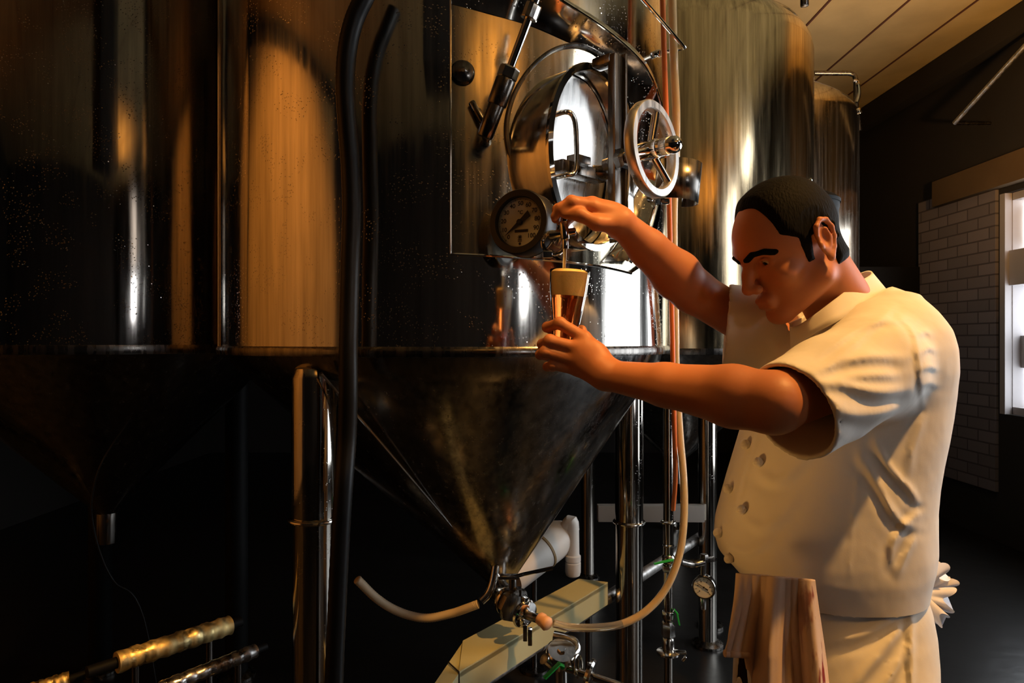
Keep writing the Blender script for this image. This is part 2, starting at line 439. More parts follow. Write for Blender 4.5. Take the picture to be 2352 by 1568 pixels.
# flat lip
b = MB(); b.rings([oval(RX+.006,RZ+.006,-.006), oval(RX+.006,RZ+.006,.002), oval(RX-.008,RZ-.008,.003), oval(RX-.010,RZ-.010,-.006)], False, True)
b.build('neck_lip', M['chrome'], man)
# inward opening door: dished plate with its own rim
def dish(t0, depth, rx, rz, n=9):
    return [[md(max(rx*q,.0005)*math.cos(h), max(rz*q,.0005)*math.sin(h), t0+depth*(1-q*q)) for h in np.linspace(0, 2*math.pi, 72, endpoint=False)] for q in np.linspace(1, 0.0, n)]
b = MB(); b.rings([oval(RX-.008,RZ-.008,-.105)]+dish(-.065, .001, RX-.014, RZ-.014), False)
door = b.build('manway_door', M['door'], man, 60)
b = MB(); b.rings([oval(RX-.008,RZ-.008,-.066), oval(RX-.008,RZ-.008,-.052), oval(RX-.020,RZ-.020,-.050), oval(RX-.022,RZ-.022,-.062)], False, True)
b.build('door_rim', M['fit'], man)
b = MB(); b.tube([mp(-.085,.085,-.055), mp(-.085,.085,-.012), mp(-.070,.078,-.004), mp(-.062,.05,-.002), mp(-.060,-.02,-.002), mp(-.066,-.045,-.004), mp(-.085,-.052,-.012), mp(-.085,-.052,-.055)], .0058, 12, 4)
b.build('door_handle', M['fit'], man)
b = MB(); b.box(mp(-.01,-.028,-.035), (.16,.04,.026), [SD, AX, UP], .005); b.box(mp(-.03,-.008,-.02), (.05,.03,.018), [SD, AX, UP], .003)
b.rcyl(mp(.03,-.022,-.03), mp(.10,-.022,.03), .016); b.rcyl(mp(-.055,-.034,-.04), mp(-.055,-.034,.0), .010)
b.build('hinge_bracket', M['darkst'], man)
# strongback bar across the mouth
b = MB(); b.box(mp(0,.012,.058), (.030,.020,.40), [SD, AX, UP], .004); b.box(mp(.019,.012,.052), (.007,.045,.41), [SD, AX, UP], .002)
b.box(mp(.0,.205,.03), (.032,.05,.02), [SD, AX, UP], .004)
b.build('strongback', M['darkst'], man)
b = MB(); b.box(mp(.030,-.10,.072), (.024,.012,.20), [SD, AX, UP], .003); b.build('latch_plate', M['chrome'], man)
# hand wheel on its spindle
WA = unit(np.array([math.sin(math.radians(50)), -math.cos(math.radians(50)), .03])); WC = P(1500, 343, 1.424)
b = MB(); b.lathe(WC, WA, [(.083,-.012),(.098,-.012),(.1005,-.008),(.1005,.007),(.098,.010),(.084,.010),(.0815,.006),(.0815,-.009)], 64, cap=False)
wu, wv, _ = frame(WA)
wheel = None
rim = b
# close the profile
rim.lathe(WC, WA, [(.0815,-.009),(.083,-.012)], 64, cap=False)
wheel = rim.build('handwheel', M['wheel'], man, 40)
b = MB()
for k in range(3):
    h = math.radians(78+120*k); d = wu*math.cos(h)+wv*math.sin(h)
    b.tube([WC+d*.016-WA*.006, WC+d*.05-WA*.003, WC+d*.086], .0085, 12)
b.rcyl(WC-WA*.03, WC+WA*.015, .020)
b.build('wheel_spokes', M['chrome'], man)
b = MB(); b.lathe(WC, WA, [(.017,-.01),(.0185,.0),(.0185,.044),(.0165,.055),(.010,.062),(.003,.064)], 28)
b.lathe(WC, WA, [(.0195,.030),(.0195,.034)], 28); b.build('spindle_cap', M['chrome'], man)
b = MB(); b.cyl(mp(0,-.022,.03), WC-WA*.02, .013); b.lathe(mp(0,-.018,.068), AX, [(.024,0),(.024,.014),(.018,.02)], 6); b.build('spindle', M['darkst'], man)
# round bead and flared collar of the opening
bead = [hit(*q, RS) for q in ((1300,604),(1245,560),(1206,470),(1180,390),(1164,320),(1166,265),(1186,205),(1225,150),(1275,114),(1330,106),(1385,130))]
b = MB(); b.tube([cylpt(p, z, RS+.005) for p, z in bead], [.005]*len(bead), 10, 5)
b.build('manway_bead', M['darkst'], tank)
inner = [hit(*q, RS) for q in ((1037,10),(1130,34),(1225,62),(1290,90),(1350,118),(1405,160),(1440,225),(1456,310),(1458,400),(1448,480),(1424,550),(1385,600))]
outer = [hit(*q, .700) for q in ((1037,-120),(1110,-100),(1195,-62),(1290,0),(1390,66),(1470,138),(1512,215),(1527,310),(1524,390),(1507,456),(1486,526),(1440,598))]
back  = [hit(*q, R) for q in ((1033,-125),(1110,-112),(1192,-72),(1290,-8),(1396,60),(1478,135),(1514,215),(1528,310),(1526,390),(1514,460),(1495,530),(1450,606))]
def dens(l, r): return spline([cylpt(p, z, r) for p, z in l], 8)
A1, B1, C1 = dens(inner, RS+.002), dens(outer, .700), dens(back, R+.001)
b = MB(); n = len(A1)
rows = [A1, [a*.67+q*.33-np.array([0,-.006,0]) for a, q in zip(A1, B1)], [a*.33+q*.67-np.array([0,-.006,0]) for a, q in zip(A1, B1)], B1, C1]
vs = [q for r in rows for q in r]
b.add(vs, [(i*n+j, i*n+j+1, (i+1)*n+j+1, (i+1)*n+j) for i in range(4) for j in range(n-1)])
collar = b.build('manway_collar', M['clad'], tank, 50)
b = MB(); b.tube(B1, .0035, 8); b.build('rolled_edge', M['chrome'], collar)
# curved strap and its arm right of the wheel
SC = P(1556, 420, 1.60)
b = MB(); ST = unit([.10, 0, 1])
b.lathe(SC-ST*.046, ST, [(.050,0),(.050,.092)], 40, cap=False, a0=math.radians(-150), a1=math.radians(150))
strap = b.build('hinge_strap', M['darkst'], tank, 60, solid=.004)
b = MB(); b.box(P(1512,460,1.655), (.055,.025,.012), [unit([1,-.3,-.2]), unit([.3,1,0]), UP], .003)
b.cyl(P(1492,470,1.80), P(1512,462,1.655), .010); b.build('hinge_arm', M['chrome'], tank)
# bent wire guard above the manway
b = MB(); b.tube([P(1425,-60,1.52), P(1478,0,1.58), P(1568,104,1.66), P(1572,109,1.665), P(1569,111,1.70), P(1562,113,1.79), P(1552,115,1.83), P(1500,122,1.86)], .0045, 10)
b.rcyl(P(1516,123,1.79), P(1511,121,1.84), .009)
b.build('wire_guard', M['chrome'], tank)
# stay rod with its coupling
a0, a1 = P(1252,-60,1.38), P(1112,318,1.44); d = unit(a1-a0); Ls = np.linalg.norm(a1-a0)
def at(py): return a0+(a1-a0)*((py+60)/378.0)
b = MB(); b.cyl(a0, at(170), .0085, n=20)
rod = b.build('stay_rod', M['chrome'], tank)
b = MB(); b.lathe(at(150), d, [(.020,0),(.0215,.003),(.0215,.022),(.019,.026)], 6); b.build('hex_nut', M['fit'], rod, 20)
b = MB(); b.lathe(at(8), d, [(.017,0),(.018,.003),(.018,.028),(.017,.03)], 12); b.build('rod_end', M['fit'], rod, 20)
b = MB(); b.rcyl(at(176), at(240), .021, .004, 24); b.build('coupling', M['darkst'], rod)
b = MB(); b.rcyl(at(236), at(316), .0175, .004, 24); b.rcyl(at(306), at(306)+np.array([.0,.07,.0]), .010); b.build('sleeve', M['darkst'], rod)
# capped port and small valve on the shell
p, z = hit(1062, 168, RS); q = cylpt(p, z, RS); n_ = unit([math.sin(p), -math.cos(p), 0])
b = MB(); b.lathe(q-n_*.005, n_, [(.027,0),(.027,.010),(.023,.016),(.012,.018),(.004,.024),(.001,.024)], 28); b.build('port_cap', M['darkst'], tank)
p, z = hit(1096, 262, RS); q = cylpt(p, z, RS); n_ = unit([math.sin(p), -math.cos(p), 0])
b = MB(); b.rcyl(q+np.array([-.012,-.014,.022]), q+np.array([.014,-.018,-.024]), .008); b.cyl(q-n_*.004, q+n_*.018, .008); b.build('bleed_valve', M['darkst'], tank)

# ---- thermometer
TA = unit([-.46, -.89, .04]); TC = P(1196, 511, 1.385)
tu = unit(np.cross(UP, TA)); tv = np.cross(TA, tu)          # tu to the right as read, tv up
def tp(x, y, t=0): return TC+tu*x+tv*y+TA*t
b = MB(); b.lathe(TC, TA, [(.055,-.040),(.0655,-.036),(.0665,-.03),(.0665,.010),(.064,.014),(.052,.014),(.0505,.011),(.0505,.0015)], 64, cap=False)
b.lathe(TC, TA, [(.001,-.0405),(.055,-.040)], 64, cap=False)
th = b.build('thermometer', M['black'], tank, 40)
part_label(th, 'black round dial thermometer reading near zero')
b = MB(); b.torus(tp(0,0,-.034), TA, .0655, .0022, 64, 8); b.build('bezel_ring', M['chrome'], th)
b = MB(); b.lathe(TC, TA, [(.0002,.002),(.0515,.002)], 48, cap=False); b.build('dial', M['dial'], th, 0)
def text(sx, x, y, size, ang=0):
    cu = bpy.data.curves.new('txt', 'FONT'); cu.body = sx; cu.size = size; cu.align_x = 'CENTER'; cu.align_y = 'CENTER'; cu.offset = .0002
    ob = bpy.data.objects.new('txt', cu); COL.objects.link(ob)
    dg = bpy.context.evaluated_depsgraph_get(); me = ob.evaluated_get(dg).to_mesh()
    vs = [tp(x+q.co.x, y+q.co.y, .0026) for q in me.vertices]; fs = [tuple(f.vertices) for f in me.polygons]
    ob.evaluated_get(dg).to_mesh_clear(); bpy.data.objects.remove(ob); bpy.data.curves.remove(cu); return vs, fs
b = MB()
for k in range(11):
    h = math.radians(228-27.6*k); b.add(*text(str(10*k), .0385*math.cos(h), .0385*math.sin(h), .0125))
b.add(*text('\u00b0C', .000, .020, .011))
for k in range(101):
    h = math.radians(228-2.76*k); r0 = .0465 if k % 5 else .0455
    b.box(tp((r0+.0495)/2*math.cos(h), (r0+.0495)/2*math.sin(h), .0026), (.0495-r0, .0004 if k % 5 else .0008, .0003), [tu*math.cos(h)+tv*math.sin(h), tv*math.cos(h)-tu*math.sin(h), TA])
b.box(tp(.003,-.0175,.0026), (.030,.0055,.0003), [tu, tv, TA])
for k in range(4):
    h = math.radians(45*k); b.box(tp(0,-.030,.0026), (.0095,.0011,.0003), [tu*math.cos(h)+tv*math.sin(h), tv*math.cos(h)-tu*math.sin(h), TA])
b.box(tp(0,-.0355,.0026), (.009,.0012,.0003), [tu, tv, TA]); b.box(tp(0,-.0385,.0026), (.009,.0012,.0003), [tu, tv, TA]); b.lathe(tp(0,-.0435,.0024), TA, [(.0001,0),(.0028,0)], 12, cap=False)
b.build('dial_marks', M['ink'], th, 0)
h = math.radians(218); nd = tu*math.cos(h)+tv*math.sin(h); nn = np.cross(TA, nd)
b = MB(); b.prism([TC+nd*.042+TA*.005, TC+nd*.006+nn*.0035+TA*.005, TC-nd*.010+nn*.0045+TA*.005, TC-nd*.026+nn*.0068+TA*.005, TC-nd*.028-nn*.0068+TA*.005, TC-nd*.010-nn*.0045+TA*.005, TC+nd*.006-nn*.0035+TA*.005], TA*.001)
b.lathe(tp(0,0,.003), TA, [(.006,0),(.006,.005),(.004,.006)], 20); b.build('needle', M['ink'], th, 0)
p, z = hit(1262, 545, RS); pt = cylpt(p, z, RS-.01)
b = MB(); b.tube([tp(0,-.01,-.03), tp(0,-.012,-.07), pt], .013, 16); b.build('probe_stem', M['darkst'], th)

# ---- sampling tap
TP = P(1297, 535, 1.29)
p, z = hit(1284, 545, RS); pt = cylpt(p, z, RS-.01)
b = MB(); b.rcyl(TP+np.array([-.002,0,.022]), TP+np.array([.001,0,-.012]), .0085, .002)
b.rcyl(TP+np.array([.001,0,-.010]), TP+np.array([.001,0,-.030]), .0062, .001)
b.tube([TP+np.array([-.002,.006,.004]), TP+np.array([-.006,.08,-.004]), pt], .010, 16)
b.rcyl(TP+np.array([-.03,.01,-.002]), TP+np.array([.022,.004,.004]), .0075)
tap = b.build('sample_tap', M['fit'], tank)
b = MB(); e = unit(pt-TP); b.torus(TP+np.array([-.018,.05,-.012]), unit([-.25,1,.0]), .022, .0042, 32, 10); b.box(TP+np.array([-.030,.045,-.035]), (.018,.02,.014), None, .003)
b.build('tap_clamp', M['chrome'], tap)
b = MB(); b.cyl(TP+np.array([-.002,0,.020]), TP+np.array([.002,.001,.028]), .004); b.lathe(TP+np.array([.002,.001,.026]), (-.1,0,1), [(.004,0),(.006,.003),(.006,.008),(.001,.010)], 20)
b.build('tap_knob', M['black'], tap)

# ---- outlet: elbow, butterfly valve, clamps
o0 = np.array([OUT[0], OUT[1], .675])
e1 = P(1142, 1352, 2.02); e2 = P(1168, 1378, 1.96); e3 = P(1206, 1410, 1.90); e4 = P(1246, 1424, 1.87)
b = MB(); b.tube([o0, o0+np.array([-.0,-.008,-.022]), e1, e2], .034, 20, 5)
el = b.build('outlet_elbow', M['fit'], tank)
d = unit(e3-e2)
b = MB(); b.lathe(e2-d*.012, d, [(.030,0),(.044,.003),(.046,.010),(.044,.016),(.036,.019)], 32); b.build('clamp_ring', M['fit'], el)
b = MB(); b.lathe(e2+d*.010, d, [(.034,0),(.050,.003),(.052,.012),(.050,.022),(.040,.026)], 8); b.rcyl(e2+d*.02, e2+d*.02+UP*.075, .011); b.box(e2+d*.02+UP*.035, (.05,.03,.02), None, .004)
v = b.build('butterfly_valve', M['darkst'], el, 25)
b = MB(); hb = e2+d*.02+UP*.075
b.box(hb+np.array([-.012,0,.002]), (.06,.030,.008), None, .002); b.tube([hb, hb+np.array([.03,-.01,.012]), P(1270,1304,1.92)], .0055, 10)
b.build('valve_lever', M['chrome'], el)
b = MB(); b.lathe(e3-d*.010, d, [(.022,0),(.038,.002),(.041,.008),(.038,.014),(.024,.018)], 32)
b.box(e3+UP*.040, (.020,.018,.018), [d, unit(np.cross(UP,d)), UP], .003); b.box(e3-UP*.050, (.012,.020,.045), None, .003); b.box(e3-UP*.050+d*.022, (.012,.020,.045), None, .003)
b.build('hose_clamp', M['chrome'], el)
b = MB(); b.rcyl(e3, e4, .013); b.build('hose_tail', M['darkst'], el)
b = MB(); b.lathe(e4-d*.014, d, [(.014,0),(.018,.004),(.0185,.012),(.016,.018),(.019,.024),(.0195,.034),(.014,.040)], 9)
part_label(b.build('seal', M['seal'], el, 60), 'pale pink rubber seal around the hose end')
# loose small pipe beside the cone outlet
b = MB(); b.tube([P(1140,1290,1.98), P(1132,1335,1.97), P(1122,1362,1.96), P(1106,1380,1.955)], .012, 12, 5); b.build('drain_spout', M['fit'], tank)
b = MB(); b.tube([P(1190,1210,2.0), P(1150,1270,1.98)], .005, 8); b.build('spray_rod', M['chrome'], tank)

# ================================================================== the other tanks
def plain_tank(c, r, z0, z1, label, m, legs, lm='leg', name='storage_tank'):
    t = thing(name, label, 'tank', (c[0], c[1], 0))
    b = MB(); b.lathe((c[0],c[1],0), (0,0,1), [(r,z0),(r,z1),(r*.985,z1+.05),(r*.93,z1+.11),(r*.78,z1+.18),(r*.5,z1+.235),(r*.2,z1+.26),(.03,z1+.265)], 96)
    b.build('shell', m, t, 40)
    b = MB(); b.lathe((c[0],c[1],0), (0,0,1), [(r*1.008,z0-.012),(r*1.012,z0),(r*1.008,z0+.015)], 96, cap=False); b.build('base_rim', M['darkst'], t)
    b = MB(); b.lathe((c[0],c[1],0), (0,0,1), [(.03,z0-.60),(.04,z0-.58),(r*.99,z0-.012)], 96, cap=False); b.build('cone_bottom', M['cone'], t, 40)
    b = MB(); b.rcyl((c[0],c[1],z0-.70), (c[0],c[1],z0-.57), .035); b.build('outlet', M['darkst'], t)
    for x, y, rr in legs:
        l = MB().lathe((x,y,0), (0,0,1), [(rr,.03),(rr,z0-.10),(rr*.9,z0-.06)], 28).build('leg', M[lm], t)
        MB().sphere((x,y,z0-.055), rr*1.15, 24).build('leg_knuckle', M['chrome' if lm == 'leg' else lm], l)
        MB().lathe((x,y,0), (0,0,1), [(rr*1.7,.001),(rr*1.7,.012),(rr,.03)], 28).build('foot', M['darkst'], l)
    return t
C3 = np.array([.864, 3.60]); l3 = P(1625, 900, 3.15)
t3 = plain_tank(C3, .668, 1.355, 2.82, 'tall golden-lit steel tank behind the man with a bright window glare down it', M['tank3'],
     [(l3[0], l3[1], .042), (1.50, 3.72, .042), (.45, 4.05, .042)])
b = MB(); b.box((P(1387,1165,3.2)+P(1600,1190,3.12))/2, (.48,.05,.075), [unit(P(1600,1165,3.12)-P(1387,1165,3.2)), (0,1,0), UP], .004); b.build('brace', M['beam'], t3)
b = MB(); p = P(1848, 14, 3.35); b.rcyl(p, p+np.array([0,0,.12]), .02); b.rcyl(p+np.array([-.03,0,.05]), p+np.array([.05,0,.05]), .012); b.build('top_valve', M['darkst'], t3)
C4 = np.array([1.70, 4.75])
t4 = plain_tank(C4, .64, 1.355, 2.86, 'dim round-topped tank farthest back, under the ceiling with a pipe over its dome', M['tank'], [(1.5,4.25,.042),(2.15,5.0,.042),(1.2,5.1,.042)])
b = MB(); b.tube([P(1870,168,4.5), P(1950,168,4.5), P(1962,172,4.5), P(1966,185,4.5), P(1966,250,4.5), P(1974,300,4.5)], .016, 12)
b.build('vent_pipe', M['darkst'], t4)
b = MB(); b.tube([P(1960,185,4.42), P(1970,190,4.42), P(1973,215,4.42), P(1968,235,4.42)], .012, 10, 4); b.rcyl(P(1968,250,4.42), P(1974,262,4.42), .02)
b.build('relief_valve', M['fit'], t4)
C1t = np.array([-1.46, 2.46])
t1 = plain_tank(C1t, .60, 1.375, 3.0, 'dark wet steel tank at the left edge of the photo with a narrow white glare', M['wet'], [(-1.95,2.2,.045),(-1.15,2.85,.045),(-1.75,2.9,.045)], 'soot')
# ================================================================== hoses and pipes
def stand(b, x, y, z, r=.012):
    b.lathe((x, y, 0), (0,0,1), [(.06,.001),(.06,.012),(r,.016),(r,z)], 20)
t = thing('black_hose', 'thick black hose hanging down the front of the polished tank', 'hose', P(806, 300, 1.42))
b = MB(); hp = [P(862,-60,1.40), P(838,-8,1.405), P(812,50,1.41), P(797,120,1.415), P(793,200,1.42), P(798,290,1.425), P(805,380,1.43), P(808,480,1.43), P(805,590,1.43), P(802,700,1.43), P(800,800,1.43), P(800,900,1.44), P(797,1010,1.46), P(789,1120,1.45), P(782,1230,1.45), P(774,1400,1.46), P(766,1620,1.46), np.array([-.385,1.44,.14]), np.array([-.30,1.40,.022]), np.array([.05,1.36,.021])]
pth = spline(hp, 14)
b.tube(pth, [.0195+(.0006 if i % 2 else 0) for i in range(len(pth))], 18)
b.build('tube', M['rubber'], t, 80)
M['clear'] = mat('clear_hose', (1,.90,.72), .08, 0, Transmission_Weight=.75, IOR=1.4)
M['beerfill'] = mat('beer_in_hose', (.88,.60,.20), .25)
t = thing('beer_hose', 'clear beer-filled hose looping down from above to the clamp under the cone', 'hose', P(1555, 600, 1.9))
hp = [P(1543,-60,1.72), P(1545,60,1.72), P(1549,170,1.72), P(1553,260,1.73), P(1552,350,1.75), P(1548,450,1.78), P(1547,560,1.82), P(1550,700,1.86), P(1553,850,1.90), P(1561,990,1.90), P(1570,1100,1.90), P(1571,1190,1.90), P(1560,1275,1.90), P(1530,1350,1.90), P(1485,1402,1.89), P(1430,1432,1.88), P(1370,1441,1.87), P(1310,1440,1.87), P(1271,1431,1.866)]
pth = spline(hp, 8)
b = MB(); b.tube(pth, .0108, 16); b.build('tube', M['clear'], t, 80)
b = MB(); b.tube(pth[:-24], .0072, 12); b.build('beer', M['beerfill'], t, 80)
t = thing('orange_hose', 'thin orange hose running straight down beside the clear one', 'hose', P(1540, 500, 1.93))
b = MB(); b.tube([P(1520,-60,1.70), P(1528,200,1.70), P(1535,400,1.72), P(1540,600,1.79), P(1545,800,1.83), P(1549,1000,1.87), P(1551,1100,1.98), P(1546,1170,2.05)], .0068, 12, 6)
b.build('tube', M['redhose'], t, 80)

t = thing('riser_pipe', 'upright thin steel pipe with green-handled valves, right of the far tank leg', 'pipe', (P(1535,1200,2.13)[0], 2.13, 0))
x, y = P(1535,1200,2.13)[:2]
def zpx(py, Y): return H+(784-py)/F*Y
b = MB(); b.cyl((x,y,zpx(840,y)), (x,y,zpx(1285,y)), .0155); b.cyl((x,y,.01), (x,y,zpx(1285,y)), .0135); b.rcyl((x,y,0.002), (x,y,.02), .05)
b.build('pipe', M['leg'], t)
b = MB(); b.torus((x,y,zpx(1198,y)), (0,0,1), .021, .004); b.build('collar', M['fit'], t)
b = MB(); b.lathe((x,y,zpx(1255,y)), (0,0,1), [(.015,0),(.018,.003),(.018,.006),(.015,.009)], 24); b.build('collar', M['fit'], t)
b = MB(); b.sphere((x,y,zpx(1283,y)), .021, 20); b.lathe((x,y,zpx(1312,y)), (0,0,1), [(.018,0),(.020,.003),(.020,.016),(.018,.02)], 6); b.cyl((x,y,zpx(1283,y)), (x+.01,y-.035,zpx(1280,y)), .007)
v = b.build('ball_valve', M['fit'], t, 30)
def lever(b, p, d, L, wd=.014):
    d = unit(d); s_ = unit(np.cross(UP, d)); q = np.cross(d, s_)
    b.box(p+d*.012-q*.006, (.03,wd,.003), [unit(d-q*.6), s_, unit(q+d*.6)], .001); b.box(p+d*(.02+L/2)-q*.014, (L,wd,.004), [d, s_, q], .0015)
b = MB(); b.box(np.array([x-.022,y-.036,zpx(1281,y)]), (.062,.013,.004), [unit([1,0,.22]), (0,1,0), unit([-.22,0,1])], .0015); b.box(np.array([x+.012,y-.036,zpx(1287,y)]), (.026,.013,.004), [unit([.6,0,-1]), (0,1,0), unit([1,0,.6])], .0015)
part_label(b.build('valve_handle', M['green'], v, 30), 'green lever handle')
b = MB(); b.lathe((x,y,zpx(1462,y)), (0,0,1), [(.018,0),(.022,.004),(.022,.040),(.017,.048)], 6); b.lathe((x,y,zpx(1490,y)), (0,0,1), [(.016,0),(.020,.004),(.019,.03),(.016,.036)], 24); b.rcyl((x,y,zpx(1420,y)), (x,y,zpx(1402,y)), .019)
v = b.build('union', M['fit'], t, 30)
b = MB(); b.box(np.array([x+.028,y-.01,zpx(1418,y)]), (.004,.014,.036), [unit([1,0,.2]), (0,1,0), unit([-.2,0,1])], .001); b.box(np.array([x+.022,y-.01,zpx(1402,y)]), (.018,.014,.004), [unit([.8,0,-1]), (0,1,0), unit([1,0,.8])], .001)
part_label(b.build('valve_handle', M['green'], v, 30), 'small green handle')
b = MB(); b.lathe((x,y,zpx(1502,y)), (0,0,1), [(.018,0),(.036,.003),(.036,.009),(.018,.016)], 28); b.box((x+.035,y-.01,zpx(1494,y)), (.035,.018,.006), None, .002); b.rcyl((x+.04,y-.015,zpx(1512,y)), (x+.05,y-.02,zpx(1500,y)), .005)
b.build('clamp', M['fit'], t)

t = thing('pressure_gauge', 'small round white-faced pressure gauge beside the loop of the clear hose', 'gauge', P(1617,1348,2.18))
GC = P(1617,1348,2.18); GA = unit([-.42,-.90,.02]); gu = unit(np.cross(UP, GA)); gv = np.cross(GA, gu)
b = MB(); b.lathe(GC, GA, [(.030,-.026),(.036,-.022),(.0375,.004),(.036,.007),(.032,.007),(.031,.004)], 40, cap=False); b.lathe(GC, GA, [(.001,-.026),(.030,-.026)], 40, cap=False)
b.rcyl(GC-UP*.030+np.array([0,.01,0]), GC-UP*.075+np.array([0,.01,0]), .010)
cs = b.build('case', M['fit'], t)
b = MB(); b.lathe(GC, GA, [(.0002,.002),(.0315,.002)], 40, cap=False); b.build('dial', M['dial'], t, 0)
b = MB()
for k in range(11):
    h = math.radians(225-27*k); d = gu*math.cos(h)+gv*math.sin(h); b.box(GC+d*.026+GA*.0026, (.006,.0012,.0004), [d, np.cross(GA,d), GA])
for k in range(6):
    h = math.radians(225-54*k); d = gu*math.cos(h)+gv*math.sin(h); b.box(GC+d*.019+GA*.0026, (.0035,.003,.0004), [gu, gv, GA])
b.build('dial_marks', M['ink'], t, 0)
h = math.radians(152); d = gu*math.cos(h)+gv*math.sin(h)
b = MB(); b.box(GC+d*.006+GA*.004, (.034,.0016,.0008), [d, np.cross(GA,d), GA]); b.lathe(GC+GA*.003, GA, [(.003,0),(.003,.002)], 12); b.box(GC-d*.010+GA*.004, (.010,.004,.0008), [d, np.cross(GA,d), GA]); b.build('needle', M['ink'], t, 0)
b = MB(); b.cyl(GC+np.array([0,.012,.034]), P(1617,1272,2.19), .009); b.lathe(P(1617,1285,2.19), (0,0,1), [(.012,0),(.014,.002),(.014,.014),(.012,.018)], 6); b.tube([P(1617,1290,2.19), P(1590,1296,2.18), P(1562,1290,2.15)], .011, 12, 4)
b.box(P(1612,1287,2.21), (.10,.02,.012), [unit([1,.3,.03]), unit([-.3,1,0]), UP], .002)
b.build('gauge_line', M['darkst'], t)

t = thing('floor_pipe', 'long bare galvanised pipe running low from the bottom edge past the far leg', 'pipe', (-.1, 1.84, 0))
a, c = P(1098,1568,1.85), P(1642,1210,3.40); a2 = a-(c-a)*.12
b = MB(); b.cyl(a2, c, .0225, n=24); pp = b.build('pipe', M['galv'], t)
b = MB(); d = unit(c-a)
b.lathe(a+(c-a)*.155, d, [(.0225,-.002),(.0255,0),(.0255,.03),(.0225,.032)], 24, cap=False)
b.build('coupling', M['galv'], t)
b = MB(); q = a+(c-a)*.02; stand(b, q[0], q[1], q[2]); b.build('post', M['darkst'], t)
b = MB(); q = a+(c-a)*.97; stand(b, q[0], q[1], q[2]); b.build('post', M['darkst'], t)

t = thing('cable_trunking', 'olive-green boxed cable trunking beside the galvanised pipe', 'trunking', (0, 1.9, 0))
zt_ = .55
def pz(px, py): Y = (H-zt_)*F/(py-784); return P(px, py, Y)
poly = [pz(930,1660), pz(1000,1566), pz(1063,1474), pz(1330,1331), pz(1396,1339), pz(1054,1546), pz(1030,1580), pz(985,1700)]
b = MB(); b.prism(poly, (0,0,-.075)); tr = b.build('duct', M['olive'], t, 20)
poly2 = [pz(1063,1474), pz(1330,1331), pz(1396,1339), pz(1054,1546)]
b = MB(); cpt = sum(poly2)/4
b.prism([q+np.array([0,0,.004]) for q in poly2], (0,0,-.016)); b.build('lid', M['olive'], t, 20)
b = MB(); b.tube([pz(1030,1525)+np.array([0,0,.005]), pz(1054,1547)+np.array([0,0,.005]), pz(1054,1547)+np.array([.002,-.002,-.07])], .0022, 8); b.build('joint', M['ink'], tr)
b = MB(); q = sum(poly[3:5])/2-np.array([.02,.03,0]); stand(b, q[0], q[1], zt_-.07); b.build('post', M['darkst'], t)
b = MB(); q = sum(poly[:2])/2+np.array([.03,0,0]); stand(b, q[0], q[1], zt_-.07); b.build('post', M['darkst'], t)

t = thing('drain_pipe', 'fat white plastic drain pipe with a brown joint ring behind the cone', 'pipe', (.1, 2.8, 0))
a, c = P(1168,1322,2.82), P(1283,1236,3.0); d = unit(c-a)
b = MB(); b.lathe(a, d, [(.078,0),(.078,np.linalg.norm(c-a)),(.076,np.linalg.norm(c-a)+.02),(.062,np.linalg.norm(c-a)+.045),(.03,np.linalg.norm(c-a)+.058),(.002,np.linalg.norm(c-a)+.06)], 40)
pp = b.build('pipe', M['pvc'], t)
M['glue'] = mat('brown_joint', (.30,.19,.08), .6)
b = MB(); q = a+(c-a)*.66; b.lathe(q, d, [(.078,-.007),(.081,-.005),(.081,.005),(.078,.007)], 40, cap=False); part_label(b.build('joint_ring', M['glue'], pp), 'brown glue ring')
b = MB(); q = P(1316,1318,2.96); b.lathe(q, (0,0,1), [(.018,-.012),(.030,-.004),(.034,.01),(.034,.05),(.031,.052),(.031,.055),(.034,.058),(.034,.08),(.028,.085),(.026,.20)], 28)
b.tube([q+UP*.19, q+UP*.23+np.array([-.01,0,0]), c], .028, 16, 5); b.build('down_spout', M['pvc'], t)
b = MB(); stand(b, *(a+(c-a)*.5)); b.build('post', M['darkst'], t)

t = thing('valve_manifold', 'cluster of steel valve fittings with a green lever at the bottom edge', 'valve', P(1300,1520,1.85))
Y = 1.84
b = MB(); q = P(1288,1500,Y); ax = unit([.1,-.45,.9])
b.lathe(q, ax, [(.030,-.035),(.034,-.03),(.034,-.01),(.040,-.006),(.040,.008),(.036,.012),(.004,.012)], 36); b.lathe(q+ax*.011, ax, [(.012,0),(.012,.006),(.010,.008)], 6)
fc = b.build('filter_cap', M['fit'], t, 30)
b = MB(); b.tube([P(1272,1462,1.93), P(1300,1468,1.92), P(1318,1478,1.91), P(1322,1492,1.90), P(1312,1505,1.88)], .017, 14, 5); b.tube([P(1288,1520,Y), P(1290,1640,Y), np.array([P(1290,1640,Y)[0], Y, .01])], .018, 14); b.rcyl(np.array([P(1290,1640,Y)[0], Y, .001]), np.array([P(1290,1640,Y)[0], Y, .015]), .05)
b.tube([P(1288,1530,Y), P(1330,1543,1.82), P(1358,1552,1.81), P(1440,1580,1.78)], .010, 12, 4); b.tube([P(1250,1512,1.82), P(1268,1525,1.83), P(1288,1528,Y)], .016, 12, 3)
b.build('pipework', M['fit'], t)
b = MB(); b.box(P(1268,1540,1.77), (.055,.016,.004), [unit([-.75,-.4,-.52]), unit([.4,-.9,.1]), unit([-.5,-.1,.8])], .0015); b.box(P(1288,1527,1.785), (.020,.016,.004), [unit([1,0,-.4]), (0,1,0), unit([.4,0,1])], .0015)
b.cyl(P(1292,1531,1.785), P(1292,1531,Y), .006)
part_label(b.build('valve_handle', M['green'], t, 30), 'green lever handle')
